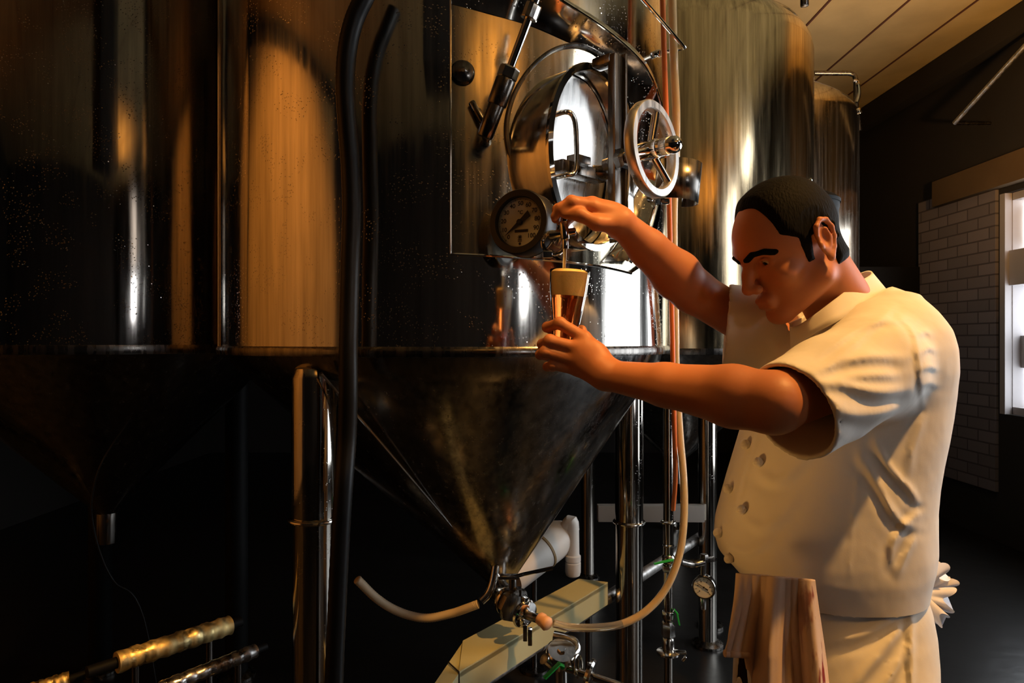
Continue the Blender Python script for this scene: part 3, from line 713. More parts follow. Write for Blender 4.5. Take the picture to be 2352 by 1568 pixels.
b = MB(); b.torus(P(1327,1527,1.82), unit([.8,-.6,.1]), .026, .004, 32, 8, sx=.8); b.box(P(1327,1535,1.82), (.006,.006,.05), None, .001); b.build('wing_ring', M['fit'], t)
b = MB(); b.lathe(P(1356,1548,1.80), unit([.9,-.4,-.25]), [(.020,-.012),(.038,-.008),(.040,0),(.036,.006),(.022,.010)], 28); b.box(P(1356,1528,1.80), (.016,.012,.02), None, .003); b.rcyl(P(1366,1522,1.79), P(1350,1524,1.80), .004)
b.build('clamp', M['fit'], t)

def foil_pipe(name, lab, a, c, r, m):
    t = thing(name, lab, 'pipe', ((a[0]+c[0])/2, (a[1]+c[1])/2, 0))
    d = unit(np.array(c)-a); L_ = np.linalg.norm(np.array(c)-a); u, v, _ = frame(d); rs = []
    for i in range(40):
        s_ = L_*i/39; rr = r*(1+.05*math.sin(i*1.3)+.03*math.sin(i*2.9))
        rs.append([a+d*s_+(u*math.cos(h)+v*math.sin(h))*rr*(1+.03*math.sin(3*h+i*.8)) for h in np.linspace(0, 2*math.pi, 28, endpoint=False)])
    MB().rings(rs).build('wrap', m, t, 60)
    b = MB(); b.cyl(a-d*.06, np.array(c)+d*.03, r*.55); b.build('pipe', M['soot'], t)
    for q in (.15, .8):
        b = MB(); p = a+(np.array(c)-a)*q; stand(b, p[0], p[1], p[2]-r*.9, .008); b.build('post', M['darkst'], t)
foil_pipe('insulated_pipe', 'gold foil-wrapped pipe at lower left, wider than the grey one', P(268,1521,1.55), P(528,1435,1.75), .0235, M['wrapgold'])
foil_pipe('insulated_pipe', 'slim silver-grey foil-wrapped pipe beside the gold pipe at lower left', P(370,1582,1.48), P(586,1494,1.66), .0165, M['wrapgrey'])
foil_pipe('insulated_pipe', 'gold foil-wrapped pipe end in the bottom left corner', P(20,1604,1.46), P(160,1560,1.52), .018, M['wrapgold'])

M['beige'] = mat('beige_hose', (.58,.46,.30), .5)
_w = M['beige']; nt, N, L, bb = nodes(_w)
t = thing('beige_hose', 'pale ribbed hose sagging from the left to the foot of the cone', 'hose', P(980,1420,1.96))
pth = spline([P(820,1330,1.90), P(868,1376,1.93), P(920,1406,1.95), P(979,1419,1.96), P(1038,1408,1.965), P(1074,1396,1.958), P(1098,1387,1.955)], 22)
b = MB(); b.tube(pth, [.0115+(.0012 if i % 2 else 0) for i in range(len(pth))], 14); b.build('tube', M['beige'], t, 80)
t = thing('thin_cable', 'very thin dark cable hanging in a curve at lower left', 'cable', P(215,1200,1.95))
b = MB(); b.tube([P(300,960,2.05), P(235,1060,1.97), P(212,1140,1.95), P(213,1200,1.95), P(232,1275,1.95), P(262,1335,1.96), P(330,1420,2.0), np.array([-1.0,2.05,.03]), np.array([-.95,2.2,.012])], .0026, 8, 8)
b.build('tube', M['rubber'], t, 80)

# ================================================================== behind the man
VC = np.array([1.022, 2.434])
t = thing('kettle', 'dark lidded vessel standing behind the man\'s head', 'vessel', (VC[0], VC[1], 0))
b = MB(); b.lathe((VC[0],VC[1],0), (0,0,1), [(.125,.0),(.13,.03),(.13,1.86),(.133,1.87),(.133,1.89)], 56); b.build('body', M['soot'], t)
b = MB(); b.lathe((VC[0],VC[1],1.885), (0,0,1), [(.136,0),(.136,.012),(.12,.026),(.08,.045),(.002,.05)], 56, cap=False); b.build('lid', M['soot'], t)
b = MB(); b.tube([P(1801,424,2.24), P(1822,418,2.24), P(1861,413,2.24)], .0032, 8); b.sphere(P(1862,413,2.24), .006, 10); b.cyl(P(1821,418,2.24), (P(1821,418,2.24)[0], 2.33, 1.90), .004); b.sphere(P(1821,418,2.24), .006, 10)
b.build('lid_rod', M['fit'], t)
b = MB(); q = P(1841,452,2.25); b.grid(lambda u, v: q+np.array([.030*u, -.006+.01*v, .010*(1-u*u)*(1-v)-.004+.006*v]), np.linspace(-1,1,17), np.linspace(-1,1,7)); b.rcyl(q+np.array([-.004,-.006,.010]), q+np.array([.016,-.012,.013]), .005)
b.build('lid_clamp', M['fit'], t, solid=.004)
b = MB(); b.tube([P(1742,430,2.30), P(1742,470,2.30)], .004, 8); b.build('hinge_pin', M['fit'], t)
b = MB(); b.tube([P(1872,458,2.25), P(1905,455,2.25)], .0026, 8)
b.build('hinge_pin', M['fit'], t)
t = thing('conduit', 'pale conduit pipe slanting down the dark wall at the upper right', 'pipe', P(2270,190,4.75))
b = MB(); d = unit(P(2192,283,4.85)-P(2352,108,4.35)); b.cyl(P(2352,108,4.35)-d*.25, P(2192,283,4.85), .016); b.build('pipe', M['galv'], t)
b = MB(); q = P(2192,283,4.85); b.cyl(q, (XR-.001,q[1],q[2]), .012); b.build('wall_bracket', M['darkst'], t); b = MB(); q = P(2352,108,4.35)-d*.2; b.cyl(q, (XR-.001,q[1],q[2]), .012); b.build('wall_bracket', M['darkst'], t)
# dark lockers along the right wall, hiding the bricks beyond the window pier
t = thing('locker', 'black steel cabinet standing along the dark right wall beyond the man\'s back', 'cabinet', (3.1, 6.9, 0))
b = MB(); b.box((3.12, 6.9, 1.02), (.52, 2.5, 2.0), None, .01); b.build('body', M['soot'], t)
for k, yy in enumerate((6.08, 6.9, 7.72)):
    b = MB(); b.box((2.852, yy, 1.05), (.02, .79, 1.86), None, .005); dd = b.build('door', M['soot'], t)
    b = MB(); b.rcyl((2.83, yy-.3, 1.0), (2.83, yy-.3, 1.14), .006); b.build('handle', M['fit'], dd)
# ================================================================== implicit-surface modeller
class Field:
    """signed distance on a rectilinear grid; meshed with surface nets"""
    def __init__(s, xs, ys, zs):
        s.x, s.y, s.z = [np.asarray(q, np.float32) for q in (xs, ys, zs)]
        s.d = np.full((len(xs), len(ys), len(zs)), .12, np.float32)
    def _sub(s, lo, hi):
        sl = []
        for a, l, h in zip((s.x, s.y, s.z), lo, hi):
            i, j = np.searchsorted(a, l), np.searchsorted(a, h)
            sl.append(slice(max(i-1, 0), min(j+1, len(a))))
        X = s.x[sl[0]][:,None,None]; Y = s.y[sl[1]][None,:,None]; Z = s.z[sl[2]][None,None,:]
        return tuple(sl), X, Y, Z
    def _mix(s, sl, f, k, mode):
        a = s.d[sl]
        if a.size == 0: return
        if mode == 'sub': f = -f
        if k <= 0: r = np.minimum(a, f) if mode == 'add' else np.maximum(a, f)
        else:
            h = np.maximum(k-np.abs(a-f), 0)/k
            r = np.minimum(a, f)-h*h*k*.25 if mode == 'add' else np.maximum(a, f)+h*h*k*.25
        s.d[sl] = r
    def cap(s, a, b, r1, r2=None, k=.01, mode='add'):
        a = np.asarray(a, float); b = np.asarray(b, float); r2 = r1 if r2 is None else r2
        m = max(r1, r2)+k+.012
        sl, X, Y, Z = s._sub(np.minimum(a, b)-m, np.maximum(a, b)+m)
        ba = b-a; L = max(ba@ba, 1e-12)
        t = np.clip(((X-a[0])*ba[0]+(Y-a[1])*ba[1]+(Z-a[2])*ba[2])/L, 0, 1)
        f = np.sqrt((X-a[0]-t*ba[0])**2+(Y-a[1]-t*ba[1])**2+(Z-a[2]-t*ba[2])**2)-(r1+(r2-r1)*t)
        s._mix(sl, f, k, mode); return s
    def chain(s, pts, rs, k=.01, mode='add'):
        for i in range(len(pts)-1): s.cap(pts[i], pts[i+1], rs[i], rs[i+1], k, mode)
        return s
    def ell(s, c, rad, axes=None, k=.01, mode='add'):
        c = np.asarray(c, float); A = np.eye(3) if axes is None else np.asarray(axes, float); rad = np.asarray(rad, float)
        m = rad.max()+k+.012
        sl, X, Y, Z = s._sub(c-m, c+m)
        dx, dy, dz = X-c[0], Y-c[1], Z-c[2]
        q = [A[i][0]*dx+A[i][1]*dy+A[i][2]*dz for i in range(3)]
        k0 = np.sqrt(sum((q[i]/rad[i])**2 for i in range(3)))
        k1 = np.sqrt(sum((q[i]/rad[i]**2)**2 for i in range(3)))+1e-9
        s._mix(sl, k0*(k0-1)/k1, k, mode); return s
    def plane(s, p, n, lo=None, hi=None, k=0.0):
        """keep what lies behind the plane (inside -n)"""
        n = unit(n); p = np.asarray(p, float)
        lo = (-9,-9,-9) if lo is None else lo; hi = (9,9,9) if hi is None else hi
        sl, X, Y, Z = s._sub(lo, hi)
        f = (X-p[0])*n[0]+(Y-p[1])*n[1]+(Z-p[2])*n[2]
        a = s.d[sl]; s.d[sl] = np.maximum(a, f); return s
    def tor(s, c, zs, cx, ax, ay, cy):
        pass
    def stack(s, zk, cxk, axk, cyk, ayk, k=.02, mode='add', p=2.0, yaw=0.0):
        """body of elliptic cross-sections given at heights zk"""
        z = s.z; lo, hi = min(zk), max(zk); m = .10
        sl, X, Y, Z = s._sub((min(cxk)-max(axk)-m, min(cyk)-max(ayk)-m, lo-.05), (max(cxk)+max(axk)+m, max(cyk)+max(ayk)+m, hi+.05))
        zz = Z.ravel(); o = np.argsort(zk); zk = np.asarray(zk)[o]
        I = lambda v: np.interp(zz, zk, np.asarray(v)[o])[None,None,:].astype(np.float32)
        cx, ax, cy, ay = I(cxk), I(axk), I(cyk), I(ayk)
        dx, dy = X-cx, Y-cy
        if yaw: dx, dy = dx*math.cos(yaw)+dy*math.sin(yaw), -dx*math.sin(yaw)+dy*math.cos(yaw)
        q = (np.abs(dx)/ax)**p+(np.abs(dy)/ay)**p
        q = q**(1/p)
        f = (q-1)*np.minimum(ax, ay)
        f = np.maximum(f, np.maximum(zz[None,None,:]-hi, lo-zz[None,None,:]))
        s._mix(sl, f.astype(np.float32), k, mode); return s
    def displace(s, fn, lo, hi):
        sl, X, Y, Z = s._sub(lo, hi); s.d[sl] = s.d[sl]+fn(X, Y, Z).astype(np.float32); return s
    def mesh(s):
        d = s.d; neg = d < 0
        sx, sy, sz = [q-1 for q in d.shape]
        cnt = np.zeros((sx, sy, sz), np.uint8)
        for i in (0,1):
            for j in (0,1):
                for k in (0,1): cnt += neg[i:sx+i, j:sy+j, k:sz+k]
        act = np.argwhere((cnt > 0) & (cnt < 8)); idx = -np.ones((sx, sy, sz), np.int32)
        idx[tuple(act.T)] = np.arange(len(act))
        i, j, k = act.T; pos = np.zeros((len(act), 3)); n = np.zeros(len(act))
        cr = [(a, b, c) for a in (0,1) for b in (0,1) for c in (0,1)]
        G = (s.x, s.y, s.z)
        for a in range(8):
            for ax in range(3):
                if cr[a][ax]: continue
                o1 = cr[a]; o2 = list(o1); o2[ax] = 1
                v1 = d[i+o1[0], j+o1[1], k+o1[2]]; v2 = d[i+o2[0], j+o2[1], k+o2[2]]
                mk = (v1 < 0) != (v2 < 0)
                t = np.where(mk, v1/np.where(mk, v1-v2, 1), 0)
                base = np.stack([s.x[i+o1[0]], s.y[j+o1[1]], s.z[k+o1[2]]], 1).astype(float)
                g = G[ax]; cc = (i, j, k)[ax]; base[:, ax] += t*(g[cc+1]-g[cc])
                pos[mk] += base[mk]; n[mk] += 1
        pos /= n[:, None]
        F_ = []
        for ax in range(3):
            sl1 = [slice(1,-1)]*3; sl1[ax] = slice(0, None)
            a = neg
            A_ = np.take(neg, range(0, neg.shape[ax]-1), ax); B_ = np.take(neg, range(1, neg.shape[ax]), ax)
            e = np.argwhere(A_ != B_)
            u, v = (ax+1) % 3, (ax+2) % 3
            ok = (e[:,u] > 0) & (e[:,v] > 0) & (e[:,u] < d.shape[u]-1) & (e[:,v] < d.shape[v]-1)
            e = e[ok]; q = []
            for du, dv in ((-1,-1),(0,-1),(0,0),(-1,0)):
                c = e.copy(); c[:,u] += du; c[:,v] += dv; q.append(idx[tuple(c.T)])
            q = np.stack(q, 1); fl = neg[tuple(e.T)]
            q[~fl] = q[~fl][:, ::-1]; F_.append(q)
        return pos, np.concatenate(F_)
    def build(s, name, material, parent, relax=1):
        v, f = s.mesh()
        for _ in range(relax):      # light Laplacian relaxation
            acc = np.zeros_like(v); n = np.zeros(len(v))
            for a, b in ((0,1),(1,2),(2,3),(3,0)):
                np.add.at(acc, f[:,a], v[f[:,b]]); np.add.at(n, f[:,a], 1)
                np.add.at(acc, f[:,b], v[f[:,a]]); np.add.at(n, f[:,b], 1)
            v = v*.5+acc/np.maximum(n, 1)[:,None]*.5
        root = np.zeros(3); q = parent
        while q is not None: root = root+np.array(q.location); q = q.parent
        me = bpy.data.meshes.new(name)
        me.vertices.add(len(v)); me.vertices.foreach_set('co', (v-root).astype(np.float32).ravel())
        me.loops.add(f.size); me.loops.foreach_set('vertex_index', f.astype(np.int32).ravel())
        me.polygons.add(len(f)); me.polygons.foreach_set('loop_start', np.arange(0, f.size, 4, dtype=np.int32))
        me.polygons.foreach_set('use_smooth', np.ones(len(f), bool))
        me.update(calc_edges=True); me.validate()
        o = bpy.data.objects.new(name, me); COL.objects.link(o); me.materials.append(material)
        if parent: o.parent = parent
        return o
def axis(*segs):
    out = []
    for a, b, h in segs: out += list(np.arange(a, b-1e-6, h))
    out.append(segs[-1][1]); return np.array(out)

# ================================================================== the brewer
M['skin'] = mat('skin', (.50,.19,.085), .48)
_b = M['skin'].node_tree.nodes['Principled BSDF']
_b.inputs['Subsurface Weight'].default_value = .10; _b.inputs['Subsurface Radius'].default_value = (.012,.004,.002); _b.inputs['Specular IOR Level'].default_value = .35
bump(M['skin'], noise(M['skin'], coord(M['skin']), 160, 3), .08, .002)
M['hair'] = mat('black_hair', (.0022,.002,.002), .75, Specular_IOR_Level=.1)
bump(M['hair'], noise(M['hair'], coord(M['hair'], (1,1,.25)), 260, 2), .5, .004)
def cloth(name, color, rough=.85, sc=900, folds=True):
    m = mat(name, color, rough); nt, N, L, b = nodes(m)
    b.inputs['Specular IOR Level'].default_value = .2
    p = None
    if folds:
        p = bump(m, noise(m, coord(m, (1,1,.8)), 9, 3, .5), .30, .02)
    bump(m, noise(m, coord(m), sc, 2), .15, .001, p); return m
M['jacket'] = cloth('white_cotton', (.80,.77,.72))
M['apron'] = cloth('cream_cotton', (.74,.70,.62))
M['trouser'] = cloth('dark_trouser', (.03,.03,.035))
M['towel'] = cloth('terry_towel', (.66,.52,.44), .95, 380)
M['shoe'] = mat('black_shoe', (.01,.01,.01), .4)

man_ = thing('person', 'man in a white short-sleeved chef jacket and apron, leaning in to fill a beer glass', 'person', (.62, 1.33, 0))

# --- head frame
yaw, pit = math.radians(13), math.radians(27)
hf = unit([-math.cos(pit)*math.cos(yaw), -math.cos(pit)*math.sin(yaw), -math.sin(pit)])
hl = unit([math.sin(yaw), -math.cos(yaw), 0]); hu = np.cross(hf, hl)
HA = np.stack([hf, hl, hu])
ear = np.array([-.010, .074, -.008])
HO = P(1882, 554, 1.20)-HA.T@ear
def hp_(x, y, z): return HO+hf*x+hl*y+hu*z

fx = axis((.02,.235,.0021),(.235,.52,.004),(.52,.70,.0028),(.70,.90,.006))
fy = axis((.98,1.10,.005),(1.10,1.42,.0026),(1.42,1.62,.006))
fz = axis((-.02,.95,.02),(.95,1.31,.006),(1.31,1.69,.0024),(1.69,1.72,.004))
B = Field(fx, fy, fz)
# torso core (inside the jacket) and legs
sh_l, sh_r = P(2005,842,1.205), P(1852,824,1.475)
el_l, wr_l = P(1776,925,1.045), P(1398,862,1.205)
el_r, wr_r = P(1592,668,1.37), P(1428,514,1.275)
B.stack([.80,.95,1.10,1.25,1.36,1.44], [.60,.585,.585,.60,.645,.68], [.11,.125,.13,.125,.10,.075], [1.33]*6, [.13,.14,.145,.155,.12,.08], k=.03)
B.cap(sh_l+np.array([.0,.05,0]), sh_r, .048, .044, .03)
neck0, neck1 = P(1953,712,1.335), hp_(-.036, 0, -.048)
B.cap(neck0+np.array([0,0,-.03]), neck1, .066, .057, .03)
for sgn in (-1, 1):
    hipx = .60; y = 1.33+sgn*.085
    B.chain([(hipx, y, .86), (.585, y+sgn*.02, .48), (.63, y+sgn*.03, .10)], [.085,.06,.045], .03)
    B.cap((.63, y+sgn*.03, .06), (.51, y+sgn*.05, .035), .042, .032, .02)
# arms
B.chain([sh_l, el_l], [.050,.046], .03)
fa = [el_l, el_l+(wr_l-el_l)*.22, el_l+(wr_l-el_l)*.62, wr_l]
B.chain(fa, [.0475,.0490,.036,.0265], .012)
B.chain([sh_r, el_r], [.045,.043], .03)
fb = [el_r, el_r+(wr_r-el_r)*.25, el_r+(wr_r-el_r)*.65, wr_r]
B.chain(fb, [.044,.047,.036,.0265], .012)
# --- left hand round the glass
def finger(pts, rs, k=.005): B.chain(pts, rs, k)
LM = [P(1342,776,1.228), P(1328,800,1.222), P(1322,826,1.224), P(1326,850,1.230)]
wl = wr_l
for q, r in zip(LM, (.0150,.0155,.0145,.0125)): B.cap(wl+(q-wl)*.12, q, .0215, r*.92, .016)
B.ell(P(1362,822,1.215), (.030,.014,.030), None, .012)
LF = [[LM[0], P(1286,742,1.236), P(1257,751,1.272), P(1268,760,1.309)],
      [LM[1], P(1263,782,1.232), P(1246,790,1.270), P(1262,797,1.304)],
      [LM[2], P(1252,808,1.234), P(1241,814,1.270), P(1258,820,1.303)],
      [LM[3], P(1270,838,1.238), P(1257,842,1.268), P(1270,846,1.296)]]
for i, f in enumerate(LF):
    r = (.0104,.0106,.0100,.0088)[i]
    finger(f, [r*1.15, r, r*.92, r*.80]); B.ell(f[1], (r*1.06,)*3, None, .004)
finger([P(1392,850,1.232), P(1366,806,1.272), P(1344,782,1.292), P(1336,757,1.301)], [.019,.0135,.0112,.0095], .010)
# --- right hand over the tap
RM = [P(1362,474,1.262), P(1360,468,1.285), P(1362,474,1.307), P(1366,486,1.325)]
wr = wr_r
for q, r in zip(RM, (.0150,.0155,.0145,.0125)): B.cap(wr+(q-wr)*.12, q, .0215, r*.95, .016)
B.ell(P(1390,484,1.285), (.030,.028,.015), None, .014)
RF = [[RM[0], P(1316,464,1.258), P(1287,478,1.268), P(1274,497,1.277)],
      [RM[1], P(1312,462,1.282), P(1281,480,1.290), P(1276,503,1.294)],
      [RM[2], P(1318,472,1.306), P(1292,490,1.308), P(1286,508,1.306)],
      [RM[3], P(1330,490,1.324), P(1308,503,1.322), P(1300,516,1.316)]]
for i, f in enumerate(RF):
    r = (.0102,.0104,.0098,.0086)[i]
    finger(f, [r*1.15, r, r*.92, r*.80]); B.ell(f[1], (r*1.06,)*3, None, .004)
finger([P(1412,516,1.262), P(1370,512,1.246), P(1332,493,1.246), P(1300,492,1.262)], [.0185,.0130,.0112,.0090], .010)
# --- head
B.ell(hp_(-.006,0,.030), (.096,.075,.086), HA, .02)            # skull
B.ell(hp_(.028,0,.014), (.063,.064,.066), HA, .02)             # forehead
B.ell(hp_(.028,0,-.052), (.056,.054,.062), HA, .025)           # face
B.cap(hp_(-.005,.050,-.070), hp_(.066,.014,-.106), .020, .016, .025)   # jaw
B.cap(hp_(-.005,-.050,-.070), hp_(.066,-.014,-.106), .020, .016, .025)
B.ell(hp_(.074,0,-.106), (.018,.020,.016), HA, .016)           # chin
B.cap(hp_(.078,.030,.022), hp_(.086,.008,.018), .011, .010, .012); B.cap(hp_(.078,-.030,.022), hp_(.086,-.008,.018), .011, .010, .012)
for s_ in (-1, 1):
    B.ell(hp_(.090,.034*s_,-.001), (.016,.018,.012), HA, .010, 'sub')     # sockets
    B.ell(hp_(.082,.0335*s_,-.003), (.0080,.0155,.0062), HA, .003, 'sub')   # almond opening
    B.chain([hp_(.0775,.0200*s_,-.0030), hp_(.0815,.0270*s_,.0042), hp_(.0805,.0360*s_,.0048), hp_(.0720,.0480*s_,-.0030)], [.0018,.0027,.0029,.0020], .002)
    B.chain([hp_(.0775,.0200*s_,-.0040), hp_(.0795,.0280*s_,-.0095), hp_(.0780,.0370*s_,-.0090), hp_(.0720,.0480*s_,-.0040)], [.0015,.0021,.0022,.0018], .002)
    B.cap(hp_(.075,.024*s_,-.018), hp_(.069,.043*s_,-.0155), .0035, .0025, .008)  # lower lid bag
    B.ell(hp_(.056,.045*s_,-.034), (.021,.017,.018), HA, .020)              # cheekbone
B.chain([hp_(.084,0,.012), hp_(.098,0,-.014), hp_(.110,0,-.038)], [.0085,.0095,.0115], .010)
for s_ in (-1, 1):
    B.ell(hp_(.100,.0125*s_,-.044), (.011,.0078,.0085), HA, .006)           # nostril wings
    B.ell(hp_(.1035,.0065*s_,-.0525), (.004,.003,.003), HA, .003, 'sub')
B.ell(hp_(.086,0,-.072), (.012,.023,.014), HA, .012)                        # mouth mound
B.cap(hp_(.092,-.016,-.0705), hp_(.092,.016,-.0705), .0055, .0055, .005); B.cap(hp_(.090,-.014,-.082), hp_(.090,.014,-.082), .0062, .0062, .005)
B.cap(hp_(.099,-.022,-.0765), hp_(.099,.022,-.0765), .0020, .0020, .003, 'sub')
# ears
for s_ in (-1, 1):
    ce = hp_(-.012,.074*s_,-.008)
    ea = np.stack([unit(hf*.93+hl*s_*.38-hu*.12), hl, hu]); ea = np.stack([unit(hf*.90+hl*s_*(.42)), unit(hl*s_-hf*.42), hu])
    def ep(x, z, y=0): return ce+ea[0]*x+ea[2]*z+ea[1]*y
    B.ell(ep(-.006,.000,.004), (.020,.007,.032), ea, .006)
    B.ell(ep(-.002,.004,.011), (.011,.007,.018), ea, .004, 'sub')
    hel = [ep(.012,.016,.006), ep(.010,.028,.009), ep(-.004,.036,.012), ep(-.020,.030,.014), ep(-.027,.014,.015), ep(-.026,-.004,.013), ep(-.018,-.020,.010), ep(-.004,-.034,.006)]
    B.chain(hel, [.0040,.0045,.0046,.0046,.0045,.0043,.0042,.0058], .003)
    B.chain([ep(-.013,.016,.011), ep(-.016,.000,.011), ep(-.010,-.014,.008)], [.0034,.0036,.0034], .003)
    B.ell(ep(.013,-.006,.006), (.005,.004,.007), ea, .004)
    B.ell(ep(-.003,-.033,.005), (.008,.005,.009), ea, .005)
body = B.build('body', M['skin'], man_, 1)
# eyes
M['eye'] = mat('eye_white', (.55,.48,.42), .15); M['iris'] = mat('dark_iris', (.012,.008,.006), .08)
for s_ in (-1, 1):
    e = hp_(.0665,.0330*s_,-.0030)
    o = MB().sphere(e, .0128, 24, hf).build('eye', M['eye'], man_)
    MB().lathe(e, unit(hf-hu*.35), [(.0062,.0113),(.005,.0119),(.002,.0128),(.0002,.0130)], 20).build('iris', M['iris'], o)
# hair and eyebrows follow the skin surface
def skin_layer(name, thick, region, lo, hi, relax=1):
    f = Field.__new__(Field); ix = [np.searchsorted(g, [l, h]) for g, l, h in zip((B.x, B.y, B.z), lo, hi)]
    f.x, f.y, f.z = [g[a:b_] for g, (a, b_) in zip((B.x, B.y, B.z), ix)]
    d = B.d[ix[0][0]:ix[0][1], ix[1][0]:ix[1][1], ix[2][0]:ix[2][1]]
    X = f.x[:,None,None]-HO[0]; Y = f.y[None,:,None]-HO[1]; Z = f.z[None,None,:]-HO[2]
    x, y, z = [X*a[0]+Y*a[1]+Z*a[2] for a in (hf, hl, hu)]
    th, reg = region(x, y, z)
    f.d = np.maximum(d-th, reg).astype(np.float32)
    return f.build(name, M['hair'], man_, relax)
def seg(x, y, z, pts, r):
    best = 9.
    for a, b_ in zip(pts[:-1], pts[1:]):
        a = np.array(a); q = np.array(b_)-a; t = np.clip(((x-a[0])*q[0]+(y-a[1])*q[1]+(z-a[2])*q[2])/(q@q), 0, 1)
        best = np.minimum(best, np.sqrt((x-a[0]-t*q[0])**2+(y-a[1]-t*q[1])**2+((z-a[2]-t*q[2])*1.5)**2)-r)
    return best
for s_ in (-1, 1):
    skin_layer('eyebrow', 0, lambda x, y, z: (.0026, seg(x, y, z, [(.094,.012*s_,.013), (.090,.028*s_,.020), (.078,.044*s_,.018), (.066,.053*s_,.010)], .0085)), HO-.14, HO+.14, 0)
def hair_region(x, y, z):
    ay = np.abs(y)
    line = .050+.006*np.clip(1-ay/.03, 0, 1)-.012*np.clip((.10-z)/.05, 0, 1)*0
    line = line-.030*np.clip((.034-z)/.022, 0, 1)
    front = x-line
    sb = np.maximum(np.maximum(x-.024-.25*np.clip(z, -1, 0), .000-x), -.036-z)                  # sideburn
    low = np.maximum(-.078-z-.25*np.clip(x+.03, -.1, 0), np.where(ay > .045, (x+.020)*.8-.012-.25*np.clip(z+.04, -.1, 0), -1))
    cap_ = np.maximum(front, np.where(x > -.034, .008-z, np.maximum(-.066-z, np.where((ay > .040) & (z < .008), x+.040, -1))))
    r = np.minimum(cap_, sb)
    ear_ = .0-np.sqrt(((x+.018)/1.0)**2+((z+.008)/1.2)**2)+.042
    r = np.where(ay > .0775, np.maximum(r, ear_), r)
    th = .0055*np.clip((.0-r)/.012, 0, 1)+.0008+.004*np.clip((z-.06)/.05, 0, 1)
    return th, r
skin_layer('hair', 0, hair_region, HO-.17, HO+.19)
del B

# ================================================================== jacket
J = Field(axis((.36,.86,.0040)), axis((.98,1.64,.0042)), axis((.93,1.56,.0040)))
def zy(py, Y=1.33): return H+(784-py)/F*Y
def xx(px, Y=1.33): return (px-1176)/F*Y
prof = [(690,1930,2085),(720,1900,2104),(760,1850,2132),(800,1800,2148),(850,1770,2156),(900,1745,2153),(950,1726,2146),(1000,1712,2137),(1050,1697,2126),(1100,1682,2117),(1150,1668,2112),(1200,1655,2112),(1240,1652,2112),(1275,1662,2106),(1305,1690,2096),(1340,1720,2088)]
J.stack([zy(q[0]) for q in prof], [(xx(q[1])+xx(q[2]))/2 for q in prof], [(xx(q[2])-xx(q[1]))/2 for q in prof], [1.33]*len(prof),
        [.085,.115,.145,.158,.166,.170,.172,.173,.174,.176,.178,.181,.183,.183,.180,.176], k=.03, p=2.25)
# shoulders and sleeves
s0, s1 = P(1997,842,1.150), P(1815,946,1.060)
dl = unit(s1-s0)
J.cap(P(2050,800,1.25), P(2020,815,1.215), .078, .078, .06)
J.cap(P(2010,742,1.335), P(2010,790,1.26), .060, .070, .06)
J.chain([s0, s0+(s1-s0)*.5], [.086,.083], .045); J.chain([s0+(s1-s0)*.5, s1+dl*.03], [.083,.0810], .018)
r0, r1 = P(1860,762,1.45), P(1668,731,1.392)
dcut = unit([-.95,.27,.08])
dr = unit(r1-r0)
J.cap(P(1975,745,1.36), P(1870,758,1.45), .070, .074, .05)
J.chain([r0, r0+(r1-r0)*.5, r1+dr*.06], [.076,.071,.070], .05)
J.cap(r0+(r1-r0)*.55+np.array([0,.0,-.035]), r1+dr*.06+np.array([.01,.02,-.05]), .050, .050, .04)
# folds: curves drawn on the near side of the cloth, raised and hollowed
def fold(F_, pts, wpx, amp, ymax=1.36, valley=.6, lo=(0,0,0), hi=(9,9,9)):
    pp = np.array([q[:2] for q in spline([np.array([a, b_, 0.]) for a, b_ in pts], 5)])
    mg = 3.5*wpx
    x0, x1 = pp[:,0].min()-mg, pp[:,0].max()+mg; y0, y1 = pp[:,1].min()-mg, pp[:,1].max()+mg
    lo = np.array([(x0-1176)/F*.98, .9, H+(784-y1)/F*(1.45 if y1 > 784 else .98)]); hi = np.array([(x1-1176)/F*1.45, ymax, H+(784-y0)/F*(1.45 if y0 < 784 else .98)])
    sl, X, Y, Z = F_._sub(lo, hi)
    U = 1176+X/Y*F+0*Z; V = 784-(Z-H)/Y*F+0*X
    best = np.full(U.shape, 1e9, np.float32); sgn = np.zeros(U.shape, np.float32); tt = np.zeros(U.shape, np.float32)
    n = len(pp)-1
    for i in range(n):
        a = pp[i]; d_ = pp[i+1]-a; L2 = d_@d_+1e-9
        t = np.clip(((U-a[0])*d_[0]+(V-a[1])*d_[1])/L2, 0, 1)
        ex, ey = U-a[0]-t*d_[0], V-a[1]-t*d_[1]
        q = np.hypot(ex, ey); m = q < best
        best = np.where(m, q, best); sgn = np.where(m, np.sign(d_[0]*(V-a[1])-d_[1]*(U-a[0])), sgn); tt = np.where(m, (i+t)/n, tt)
    s_ = best*sgn; env = np.sin(np.pi*np.clip(tt*.9+.05, 0, 1))**.6
    g = np.exp(-(s_/wpx)**2)-valley*np.exp(-((s_-1.7*wpx)/(wpx*1.1))**2)
    F_.d[sl] = F_.d[sl]-(amp*env*g).astype(np.float32)
